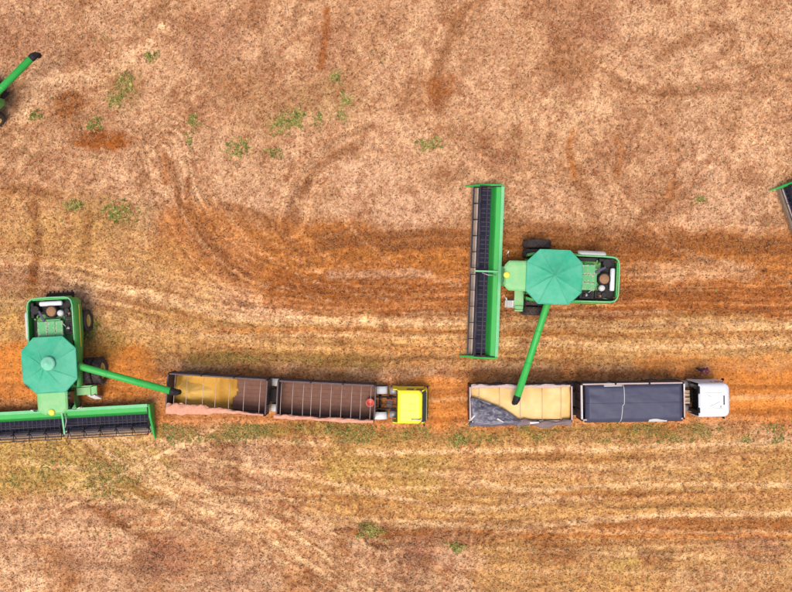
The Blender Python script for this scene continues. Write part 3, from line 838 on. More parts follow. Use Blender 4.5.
    b = MB(); b.loft(rings); b.build('flank_cover', M['lsteel'], T, smooth=True)
    # straw chopper
    b = MB(); b.prism([(-5.05,1.05),(-5.0,1.35),(-4.4,1.9),(-4.2,1.6),(-4.3,1.0)], -.95, .95); b.build('straw_chopper', M['chassis'], T, .03)
    for k in range(6):
        b = MB(); b.obox((-5.06,-.8+.32*k,1.12),(.24,.03,.22)); b.build('chopper_vane', M['bat'], T)
    # grain tank and its tent cover
    def octo(hx, hy, ch, z): return [(hx,-hy+ch,z),(hx,hy-ch,z),(hx-ch,hy,z),(-hx+ch,hy,z),(-hx,hy-ch,z),(-hx,-hy+ch,z),(-hx+ch,-hy,z),(hx-ch,-hy,z)]
    b = MB(); b.loft([octo(1.5,1.3,.35,2.75), octo(1.55,1.4,.45,3.2), octo(1.86,1.83,.85,3.74)]); b.build('grain_tank', M['dgreen'], T, .02)
    rim = octo(1.93,1.88,.88,3.78); low = octo(1.95,1.9,.88,3.66); ap = Vector((.1,-.12,4.42))
    cov = MB().tube([Vector(p) for p in rim] + [Vector(rim[0])], .03, 6, False).build('tank_cover', M['cover'], T, smooth=True)
    for i in range(8):
        p, q = Vector(rim[i]), Vector(rim[(i+1) % 8]); vs = []; fs = []; n = 7
        for r in range(n+1):
            t = r/n
            for c in range(n+1):
                u = c/n; e = p.lerp(q, u); g = e.lerp(ap, t)
                sag = math.sin(math.pi*u)*(1-t)*t*.10 + math.sin(math.pi*t)*.09
                g = g + Vector((0, 0, -sag + .018*math.sin(9*u+5*t+i) + .05*(N2(g.x*2.2, g.y*2.2, 2)-.5)*(1-t*.5)))
                vs.append(g)
        for r in range(n):
            for c in range(n): a = r*(n+1)+c; fs.append((a, a+1, a+n+2, a+n+1))
        o = len(vs); vs += [p, q, Vector(low[(i+1) % 8]), Vector(low[i])]; fs.append((o, o+3, o+2, o+1))
        MB().add(vs, fs).build('cover_panel', M['cover'], cov, 0, True)
        MB().tube([p.lerp(ap, t) + Vector((0,0,-math.sin(math.pi*t)*.085)) for t in (0,.2,.4,.6,.8,1)], .010, 6).build('seam', M['cover'], cov, 0, True)
    # cab
    b = MB(); b.loft([[(2.0,-.8,1.75),(3.0,-.75,1.75),(3.0,.75,1.75),(2.0,.8,1.75)], [(1.95,-.9,2.6),(3.3,-.8,2.6),(3.3,.8,2.6),(1.95,.9,2.6)], [(1.95,-.88,3.42),(3.12,-.8,3.42),(3.12,.8,3.42),(1.95,.88,3.42)]])
    cab = b.build('cab', M['glass'], T, .05)
    for y in (-.86, .86):
        b = MB(); b.tube([(2.05,y*.95,1.8),(2.0,y*1.06,2.6),(2.0,y*1.04,3.44)], .05, 8); b.build('cab_post', M['black'], cab, smooth=True); b = MB(); b.tube([(3.0,y*.9,1.8),(3.28,y*.97,2.6),(3.1,y*.96,3.44)], .04, 8); b.build('cab_post', M['black'], cab, smooth=True)
    b = MB(); o = [(3.42,-.72),(3.42,.72),(3.12,1.03),(1.75,1.05),(1.75,-1.05),(3.12,-1.03)]
    b.loft([[(x,y,3.44) for x,y in o], [(x*1.004,y*1.02,3.58) for x,y in o], [((x-2.5)*.9+2.5,y*.9,3.68) for x,y in o], [((x-2.5)*.72+2.45,y*.7,3.72) for x,y in o]])
    b.build('cab_roof', M['pgreen'], T, .03)
    b = MB(); b.lathe([(.2,3.66),(.23,3.72),(.2,3.82),(.1,3.87),(.001,3.88)], 16, 'z', (3.3,-.03,0)); b.box(3.1,3.48,-.16,.1,3.58,3.7); b.build('gps_receiver', M['lampyellow'], T, .02)
    for s in (-1, 1):
        b = MB(); b.tube([(3.1,s*.9,3.3),(3.25,s*1.35,3.25),(3.2,s*1.55,3.2)], .025, 6); mi = b.build('mirror_arm', M['black'], T, smooth=True)
        b = MB(); b.obox((3.18,s*1.6,3.0),(.07,.28,.42), Matrix.Rotation(s*R(20),3,'Z')); b.build('mirror', M['lsteel'], mi, .02)
        b = MB(); b.tube([(3.36,s*.55,3.47),(3.45,s*.55,3.47)], .09, 12); b.build('work_lamp', M['lsteel'], T)
    # access platform, rail, ladder on the left
    b = MB(); b.box(1.75,2.42,1.0,2.42,1.72,1.80); b.box(1.80,2.38,2.1,2.5,1.8,1.92); pf = b.build('access_platform', M['pgreen'], T, .02)
    b = MB()
    for x in (1.78,2.40): b.tube([(x,2.36,1.8),(x,2.36,2.7)], .025, 6)
    b.tube([(1.78,1.1,2.7),(1.78,2.36,2.7),(2.40,2.36,2.7)], .025, 6); b.build('handrail', M['black'], pf, smooth=True)
    b = MB()
    for y in (1.75,2.25): b.bar((2.44,y,1.76),(2.85,y,.35),.05,.09)
    for k in range(5):
        t = (k+.5)/5; b.obox((2.44+.41*t,2.0,1.76-1.41*t),(.2,.5,.035))
    b.build('ladder', M['lsteel'], T, .008)
    # feeder house
    b = MB(); b.prism([(1.55,1.35),(1.55,2.1),(2.3,1.9),(3.55,1.25),(3.55,.45),(2.2,.95)], -.72, .72); b.build('feeder_house', M['dgreen'], T, .03)
    # ---------------- header
    HW = 6.2
    b = MB(); b.prism([(3.50,.35),(3.42,1.05),(3.46,1.22),(3.62,1.30),(3.92,1.22),(4.0,1.05),(4.22,.34),(4.1,.30)], -HW, HW)
    H = b.build('header', M['bgreen'], T, .03)
    b = MB(); b.box(3.36,3.60,-HW+.02,HW-.02,1.302,1.36); b.build('top_beam', M['lgreen'], H, .02)
    for s in (-1, 1):
        b = MB(); b.box(4.18,5.12,min(s*.55,s*(HW-.1)),max(s*.55,s*(HW-.1)),.26,.33); b.build('draper_belt', M['belt'], H, .01)
        b = MB()
        n = 17
        for k in range(n):
            y = s*(.7 + (HW-.95)*k/(n-1)); b.box(4.24,5.08,y-.022,y+.022,.331,.365)
        b.build('belt_cleats', M['cleat'], H)
    b = MB(); b.box(4.18,5.12,-.545,.545,.24,.30); b.build('feed_belt', M['belt'], H, .01)
    b = MB(); b.box(5.125,5.48,-HW,HW,.20,.28); b.build('cutterbar', M['knife'], H, .02)
    b = MB(); b.box(5.13,5.24,-HW+.05,HW-.05,.285,.325); b.build('cutterbar_lip', M['knifelt'], H, .01)
    b = MB(); n = 162
    for k in range(n):
        y = -HW+.06+(2*HW-.12)*k/(n-1); b.loft([[(5.48,y-.022,.2),(5.48,y+.022,.2),(5.48,y+.022,.27),(5.48,y-.022,.27)],[(5.64,y-.005,.215),(5.64,y+.005,.215),(5.64,y+.005,.235),(5.64,y-.005,.235)]])
    g = b.build('knife_guards', M['knife'], H); g['kind'] = 'stuff'
    # ends
    for s in (-1, 1):
        y = s*(HW+.06)
        b = MB(); b.prism([(3.42,.25),(3.42,1.3),(4.3,1.22),(5.2,.75),(6.05,.28),(6.1,.18),(5.4,.15)], y-.055, y+.055)
        b.tube([(3.5,y,1.28),(4.3,y,1.2),(5.2,y,.74),(6.12,y,.22)], [.1,.12,.12,.03], 8)
        b.build('divider', M['bgreen'], H, .02)
    # split reel
    AX, AZ, RR = 5.05, 1.02, .58
    for s in (-1, 1):
        y0, y1 = s*.22, s*(HW-.1)
        b = MB(); b.tube([(AX,y0,AZ),(AX,y1,AZ)], .11, 14); b.build('reel_tube', M['bat'], H, smooth=True)
        for k in range(6):
            w = k*math.pi/3 + .35
            c = (AX+RR*math.cos(w)+random.uniform(-.015,.015), AZ+RR*math.sin(w)+random.uniform(-.015,.015))
            b = MB(); b.tube([(c[0],y0,c[1]),(c[0],y1,c[1])], .032, 6)
            n = 38
            for j in range(n):
                y = y0 + (y1-y0)*(j+.5)/n
                y += random.uniform(-.03,.03); b.add([(c[0]-.008,y-.012,c[1]),(c[0]+.008,y-.012,c[1]),(c[0]+.008,y+.012,c[1]),(c[0]-.008,y+.012,c[1]),(c[0]-.05,y,c[1]-.24)], [(0,1,4),(1,2,4),(2,3,4),(3,0,4)])
            b.build('reel_bat', M['bat'], H)
        for k in range(6):
            y = y0 + (y1-y0)*(k+.02 if k == 0 else k*1.0)/5
            b = MB()
            for j in range(6):
                w = j*math.pi/3 + .35
                b.bar((AX,y,AZ),(AX+RR*math.cos(w),y,AZ+RR*math.sin(w)),.05,.03)
            b.lathe([(.12,y-.02),(.2,y-.02),(.2,y+.02),(.12,y+.02)], 16, 'y', (AX,0,AZ))
            b.build('reel_spider', M['black'], H)
        b = MB(); b.bar((3.6,s*(HW-.02),1.36),(5.1,s*(HW-.02),1.12),.08,.1); b.build('reel_arm', M['black'], H, .01)
    b = MB(); b.bar((3.6,0,1.42),(5.25,0,1.14),.12,.12); b.build('reel_arm', M['lgreen'], H, .01)
    b = MB(); b.tube([(3.75,.26,1.4),(4.3,.26,1.36),(4.75,.12,1.3)], .04, 8); b.build('reel_lift_cylinder', M['steel'], H, smooth=True)
    H.location = (0, -.3, 0)
    # ---------------- unloading auger, swung out
    A = make_auger(T, 7.05)
    return T, A, cov

combA, augA, covA = make_combine()
GRP = 'green combine harvesters at work on the field'

def place(T, ang, ref_local, ref_world):
    a = R(ang)
    rx = ref_local[0]*math.cos(a) - ref_local[1]*math.sin(a); ry = ref_local[0]*math.sin(a) + ref_local[1]*math.cos(a)
    T.location = (ref_world[0]-rx, ref_world[1]-ry, 0); T.rotation_euler = (0, 0, a)

combB = copy_tree(combA); combC = copy_tree(combA); combD = copy_tree(combA)
def child(o, n): return [c for c in o.children if c.name.split('.')[0] == n][0]
place(combA, 177.8, (0, 0), at(554.5, 277, 3.9))
place(combB, -86.8, (0, 0), at(48.5, 365, 3.9))
old = child(combC, 'unloading_auger')
for o in list(old.children) + [old]: bpy.data.objects.remove(o)
make_auger(combC, 8.6)          # this machine carries a longer auger
for c in (combC, combD): child(c, 'unloading_auger').rotation_euler = (0, 0, R(107))
place(combC, 221, (-8.75, 1.62), at(36, 56, 4.0))
place(combD, 199, (4.5, -6.6), at(794, 182, .8))
b = MB(); b.lathe([(.50,4.26),(.46,4.36),(.40,4.40),(.16,4.50),(.12,4.56),(.001,4.57)], 20, 'z', (-.12,.12,0)); b.build('cover_cap', M['capcloth'], child(combB, 'tank_cover'), 0, True)
tag(combA, 'green combine harvester facing left, unloading onto the white truck\'s rear trailer', 'combine harvester', GRP)
tag(combB, 'green combine harvester facing down, unloading into the yellow truck\'s rear trailer', 'combine harvester', GRP)
tag(combC, 'combine harvester at the upper left edge, only folded green auger and tyre showing', 'combine harvester', GRP)
tag(combD, 'combine harvester at the right edge, only the tip of its header showing', 'combine harvester', GRP)

# ------------------------------------------------------------------ grain trailers
def make_trailer(loc, ang, L, W=2.5, rimz=3.0, rail='trail', bows=9, gap=False, white_guard=True, inner='trailin'):
    T = thing('grain_trailer', loc, R(ang)); hl, hw, fz = L/2, W/2, 1.35
    b = MB()
    for y in (-.45,.45): b.box(-hl+.1,hl-.1,y-.06,y+.06,1.0,1.3)
    for k in range(9): b.box(-hl+.3+k*(L-.7)/8,-hl+.38+k*(L-.7)/8,-hw+.05,hw-.05,1.22,1.3)
    b.build('chassis', M['chassis'], T, .01)
    n = 8; pw = (W-.066)/n
    b = MB(); b.box(-hl+.05,hl-.05,-hw+.04,hw-.04,1.255,1.296); b.build('floor_sheet', M['chassis'], T)
    for k in range(n):
        b = MB(); b.box(-hl+.035,hl-.035,-hw+.033+k*pw+.004,-hw+.033+(k+1)*pw-.004,1.30+.004*(k % 3),fz+.006*(k % 2)); b.build('floor_plank', M[inner], T)
    nP = 3; pl = (L-.1)/nP
    for s in (-1, 1):
        for k in range(nP):
            x0 = -hl+.05+k*pl
            b = MB(); b.box(x0+.05,x0+pl-.05,s*hw-.03,s*hw+.03,1.28,rimz-.05)
            for z in (1.6,2.0,2.4,2.8): b.box(x0+.07,x0+pl-.07,s*(hw+.045)-.016,s*(hw+.045)+.016,z-.05,z+.05)
            b.build('side_panel', M['trail'], T, .008)
        for k in range(nP+1):
            x = -hl+.05+k*pl
            b = MB(); b.box(x-.06,x+.06,s*hw-.055,s*hw+.075 if s > 0 else s*hw+.055,1.2,rimz+.06) if s > 0 else b.box(x-.06,x+.06,s*hw-.075,s*hw+.055,1.2,rimz+.06)
            b.build('side_post', M['black'], T, .01)
        for k in range(nP):
            x0 = -hl+.05+k*pl
            b = MB(); b.box(x0+.063,x0+pl-.063,s*hw-.05,s*hw+.05,rimz-.048,rimz+.03); b.build('top_rail', M[rail], T, .015)
    for e in (-1, 1):
        b = MB(); b.box(e*hl-.03,e*hl+.03,-hw+.06,hw-.06,1.28,rimz-.05)
        for y in (-.6,0,.6): b.box(e*(hl+.045)-.02,e*(hl+.045)+.02,y-.05,y+.05,1.3,rimz-.06)
        b.build('end_gate', M['trail'], T, .008)
        b = MB(); b.box(e*hl-.05,e*hl+.05,-hw+.06,hw-.06,rimz-.047,rimz+.035); b.build('end_rail', M[rail], T, .015)
    for k in range(bows):
        x = -hl + L*(k+.5)/bows + random.uniform(-.12,.12)
        pts = [(x, -hw+.05+(W-.1)*t, rimz+.0+.10*math.sin(math.pi*t)) for t in (0,.25,.5,.75,1)]
        b = MB(); b.tube(pts, .017, 6); b.build('cross_bow', M['bow'], T, smooth=True)
    xs = (-hl+1.0,-hl+2.25) if not gap else (-hl-.25,-hl+1.05)
    for x in xs:
        b = MB(); b.tube([(x,-.9,.53),(x,.9,.53)], .08, 8); b.build('axle', M['chassis'], T, smooth=True)
        for s in (-1, 1): wheel('wheel', 'truck', T, x, s*.93, .53, s)
    if gap:
        b = MB(); b.box(-hl-.95,-hl+.2,-.5,.5,.95,1.12); b.lathe([(.48,1.122),(.46,1.18),(.001,1.2)], 20, 'z', (-hl-.4,0,0)); b.build('coupling_plate', M['chassis'], T, .02)
        for s in (-1, 1):
            pts = [(-hl-.25+.62*math.cos(t), .55+.62*math.sin(t)) for t in [R(a) for a in (150,130,110,90,70,50,30)]]
            vs = []
            for x, z in pts: vs += [(x, s*.66, z), (x, s*1.19, z)]
            b = MB(); b.add(vs, [(2*i,2*i+1,2*i+3,2*i+2) for i in range(6)]); o = b.build('mudguard', M['lsteel'] if white_guard else M['chassis'], T, 0, True)
            so = o.modifiers.new('thick', 'SOLIDIFY'); so.thickness = .02
    else:
        b = MB()
        for s in (-1, 1): b.box(-hl-.02,-hl+.04,s*.9-.2,s*.9+.2,.75,.87)
        b.build('tail_lamp_bar', M['orange_l'], T, .01)
        b = MB(); b.box(-hl+.05,-hl+.15,-1.15,1.15,.55,.68); b.build('underrun_bar', M['whitem'], T, .01)
    # landing legs
    for s in (-1, 1):
        b = MB(); b.box(hl-1.5,hl-1.4,s*.8-.05,s*.8+.05,.45,1.3); b.box(hl-1.57,hl-1.33,s*.8-.12,s*.8+.12,.42,.46); b.build('landing_leg', M['chassis'], T, .008)
    return T

def p_on(px, py, z=3.0):
    p = at(px, py, z); return (p.x, p.y, 0)

t1r = make_trailer(p_on(216.5, 394.5), -3.6, 7.0, bows=7)
tag(t1r, 'dark brown trailer half filled with golden grain, last of the yellow truck', 'trailer', 'open grain trailers')
t1f = make_trailer(p_on(326, 401), -2.8, 6.9, bows=10, gap=True)
tag(t1f, 'empty brown trailer with cross bows directly behind the yellow cab', 'trailer', 'open grain trailers')
t2r = make_trailer(p_on(521, 403.5), .4, 7.15, rail='rim_lt', bows=5)
tag(t2r, 'trailer heaped with pale grain and a thrown-back dark tarpaulin, under the auger', 'trailer', 'open grain trailers')
t2f = make_trailer(p_on(632.8, 401.3), .9, 7.25, rail='rim_lt', bows=0, gap=True, white_guard=False)
tag(t2f, 'trailer closed with a slate blue tarpaulin behind the white cab', 'trailer', 'open grain trailers')

def grid_part(name, nx, ny, fx, mat, parent, thick=0.0):
    vs = [fx(i/nx, j/ny) for i in range(nx+1) for j in range(ny+1)]
    fs = [(i*(ny+1)+j, (i+1)*(ny+1)+j, (i+1)*(ny+1)+j+1, i*(ny+1)+j+1) for i in range(nx) for j in range(ny)]
    me = bpy.data.meshes.new(name); me.from_pydata(vs, [], fs)
    me.polygons.foreach_set('use_smooth', [True]*len(me.polygons))
    o = link(name, me, mat, parent)
    if thick:
        so = o.modifiers.new('thick', 'SOLIDIFY'); so.thickness = thick; so.offset = 0
    return o
def N2(x, y, s=0): return float(fbm(np.array([x]), np.array([y]), 4, s, .55)[0])

def heap(name, T, L, hfun, mat, nx=56, ny=22, W=2.5):
    """closed mound of grain lying on a trailer floor: top sheet, skirt and underside"""
    hl, hw = L/2-.05, W/2-.06
    top = {}; vs = []; fs = []
    for i in range(nx+1):
        for j in range(ny+1):
            x = -hl+2*hl*i/nx; y = -hw+2*hw*j/ny
            vs.append((x, y, max(1.365, hfun(x, y))))
    I = lambda i, j: i*(ny+1)+j
    for i in range(nx):
        for j in range(ny):
            q = [I(i,j), I(i+1,j), I(i+1,j+1), I(i,j+1)]
            if max(vs[k][2] for k in q) > 1.3651: fs.append(tuple(q))
    me = bpy.data.meshes.new(name); me.from_pydata(vs, [], fs)
    bm = bmesh.new(); bm.from_mesh(me)
    loose = [v for v in bm.verts if not v.link_faces]
    bmesh.ops.delete(bm, geom=loose, context='VERTS')
    ed = [e for e in bm.edges if e.is_boundary]
    r = bmesh.ops.extrude_edge_only(bm, edges=ed)
    for v in [g for g in r['geom'] if isinstance(g, bmesh.types.BMVert)]: v.co.z = 1.36
    bmesh.ops.recalc_face_normals(bm, faces=bm.faces)
    bm.to_mesh(me); bm.free()
    me.polygons.foreach_set('use_smooth', [True]*len(me.polygons))
    o = link(name, me, mat)
    o.location = T.location; o.rotation_euler = T.rotation_euler
    return o

def h1(x, y):   # half load in the rear trailer of the yellow truck, cone under the spout
    z = 1.9 - max(0, (x-(-.1)))*.55 + (N2(x*1.5, y*1.5, 1)-.5)*.30 - .9*max(0, -(x+2.75)) + .12*math.sin(y*1.5+x)
    return z
g1 = heap('grain_heap', t1r, 7.0, h1, M['grain_gold'])
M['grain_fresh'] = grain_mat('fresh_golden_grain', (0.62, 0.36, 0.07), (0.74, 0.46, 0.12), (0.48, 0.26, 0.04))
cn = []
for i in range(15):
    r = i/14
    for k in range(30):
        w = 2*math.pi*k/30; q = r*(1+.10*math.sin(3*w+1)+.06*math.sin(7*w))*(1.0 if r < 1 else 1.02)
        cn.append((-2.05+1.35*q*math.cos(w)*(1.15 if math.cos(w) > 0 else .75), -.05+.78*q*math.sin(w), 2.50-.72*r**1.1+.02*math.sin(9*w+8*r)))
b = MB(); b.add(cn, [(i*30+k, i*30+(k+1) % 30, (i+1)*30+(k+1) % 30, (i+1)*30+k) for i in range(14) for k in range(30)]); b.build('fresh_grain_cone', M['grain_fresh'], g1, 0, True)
tag(g1, 'golden grain heap lying in the half filled trailer of the yellow truck', 'grain')
def h2(x, y):
    z = 2.84 + (N2(x*1.3, y*1.3, 2)-.5)*.22 - .08*abs(y)
    d = math.hypot(x+.4, (y-.3)*1.1); z = max(z, 3.16-.36*d)
    return z - .10*max(0, abs(x)-3.1)
g2 = heap('grain_heap', t2r, 7.15, h2, M['grain_pale'])
tag(g2, 'pale grain filling the white truck\'s rear trailer to the rim', 'grain')

# salmon tarpaulins gathered along the near (south) rims of the yellow truck's trailers
def gathered(T, x0, x1, prof, mat, name='gathered_tarpaulin'):
    nx = 110; m = 18
    def f(u, v):
        x = x0+(x1-x0)*u; yo, w, h = prof(u)
        a = 2*math.pi*v
        rr = 1 + .8*(N2(x*2.2, v*5, 3)-.5) + .10*math.sin(x*7+4*v*6.28)
        return (x, yo + w*math.cos(a)*rr + .16*(N2(x*1.6, 9, 1)-.5), 3.0 + .06 + h*math.sin(a)*rr)
    return grid_part(name, nx, m, f, mat, T)
gathered(t1r, -3.45, 3.4, lambda u: (-1.16-.02*u+.10*math.sin(u*3)-.05, (.10+.30*min(1, (1-u)*1.6)*(.75+.5*math.sin(1+u*4)))*.75, .12), M['pinktarp'])
gathered(t1f, -3.6, 3.4, lambda u: (-1.27+.02*math.sin(u*7), .13+.02*math.sin(u*11), .10), M['pinktarp'])

# white truck, rear trailer: dark tarp thrown back over the corner and along the south rim
def f_corner(u, v):
    # u along the fold edge from the rear rim to the south rim, v from the fold edge out to the corner
    e = Vector((-3.38, .45)).lerp(Vector((-.05, -1.22)), u) + Vector((.22, .20))*math.sin(math.pi*u)*(.8)
    if u < .5: o = Vector((-3.62, .45)).lerp(Vector((-3.66, -1.6)), u*2)
    else: o = Vector((-3.66, -1.6)).lerp(Vector((.05, -1.55)), u*2-1)
    p = e.lerp(o, v)
    rid = abs(N2(p.x*1.5+p.y*1.2, p.y*2.6-p.x*.5, 2)-.5)*2
    p = p + Vector((.0, -.16*(N2(p.x*2.3, 4, 3)-.4)))*max(0, v-.5)*2
    z = 3.08 + .55*rid*math.sin(math.pi*min(1, v*1.0+.12)) + .05*math.sin(14*u+5*v) - .30*max(0, v-.85)/.15*.8
    return (p.x, p.y, z)
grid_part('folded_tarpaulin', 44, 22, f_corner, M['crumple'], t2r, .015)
CP = [f_corner(i/60, j/40) for i in range(61) for j in range(41)]
def tarp_z(x, y):
    near = sorted(((p[0]-x)**2+(p[1]-y)**2, p[2]) for p in CP)[:6]
    return max(q[1] for q in near) if near[0][0] < .04 else 3.19
for x0, y0, s, a in ((-3.45,-1.0,.45,.9),(-1.5,-1.14,.38,-.5),(.9,-1.32,.5,.05)):
    def f_p(u, v, x0=x0, y0=y0, s=s, a=a):
        du, dv = (u-.5)*s*1.3, (v-.5)*s*.34*(1-.5*u)
        X, Y = x0+du*math.cos(a)-dv*math.sin(a), y0+du*math.sin(a)+dv*math.cos(a)
        return (X, Y, tarp_z(X, Y)+.025+.01*math.sin(7*u))
    grid_part('tarpaulin_lining', 10, 6, f_p, M['lsteel'], t2r, .01)
gathered(t2r, -.3, 3.5, lambda u: (-1.38+.08*math.sin(u*9)-.02, .20+.06*math.sin(u*13+1), .12), M['brntarp'])
gathered(t2r, -3.5, 3.45, lambda u: (1.22+.02*math.sin(u*9), .11+.03*math.sin(u*17+1), .07), M['rim_lt'], 'canvas_edge')

# white truck, front trailer: stretched tarpaulin with seams and rope
def f_cover(u, v):
    x = -3.38+6.9*u; y = -1.46+2.76*v
    e = min(u, 1-u, v*.4, (1-v)*.4)
    z = 3.16 + .10*math.sin(math.pi*v) - .30*max(0, .04-e)/.04
    z += .05*(N2(x*1.1, y*1.1, 3)-.5) + .025*math.sin((x*.8+y*1.8)*3+3*N2(x, y, 1))*max(0, 1-abs(x+2.6)/1.6) + .10*(abs(N2(x*.7+3, y*2.0, 5)-.5))
    z += .02*math.sin(y*9+x*1.3)*max(0, 1-abs(x-3.2)/1.2)
    return (x, y, z)
cv = grid_part('tarpaulin', 90, 36, f_cover, M['bluetarp'], t2f, .012)
b = MB(); pts = []
for t in np.linspace(0, 1, 26):
    v = t; u = (3.38 - .85 + .14*math.sin(t*2.2) + (-.06 if t < .45 else .05) - .35*0)/6.9
    p = f_cover(u, min(.995, max(.005, v))); pts.append((p[0], p[1], p[2]+.022))
b.tube(pts, .022, 6); b.build('rope', M['rope'], t2f, smooth=True)
b = MB(); pts = [(lambda p: (p[0], p[1], p[2]+.012))(f_cover(u, .5)) for u in np.linspace(.01, .99, 40)]
b.tube(pts, .014, 6); b.build('tarpaulin_seam', M['bluetarp'], cv, smooth=True)
for x0, x1, yy in ((-2.05,-.75,1.22),(1.1,2.4,-1.34)):
    def f_b(u, v, x0=x0, x1=x1, yy=yy):
        X, Y = x0+(x1-x0)*u, yy-.13+.22*v*(.8+.3*math.sin(u*5))
        return (X, Y, f_cover((X+3.38)/6.9, min(.999, max(.001, (Y+1.46)/2.76)))[2]+.03)
    grid_part('loose_canvas_strip', 16, 4, f_b, M['lsteel'], t2f, .01)
for x, y in ((-3.60,1.2),(3.6,1.2)):
    b = MB(); b.box(x-.05,x+.05,y-.55 if x > 0 else -1.2,y,3.04,3.12); b.build('end_bar', M['lsteel'], t2f, .01)

# ------------------------------------------------------------------ red tub standing on the boards of the empty trailer
b = MB(); b.lathe([(.001,.02),(.20,.0),(.21,.02),(.27,.46),(.31,.47),(.31,.50),(.26,.50),(.2,.06),(.001,.05)], 24, 'z')
tub = thing('tub', (0,0,0)); b.build('tub_body', M['redtub'], tub, 0, True)
b = MB(); b.tube([(.3,0,.46),(.24,.16,.56),(.0,.26,.60),(-.24,.16,.56),(-.3,0,.46)], .014, 6); b.build('handle', M['steel'], tub, 0, True)
tub.location = Vector(t1f.location) + Matrix.Rotation(R(-2.8),3,'Z') @ Vector((3.08,-.12,1.357))
tag(tub, 'round red tub at the front end of the empty brown trailer', 'tub')

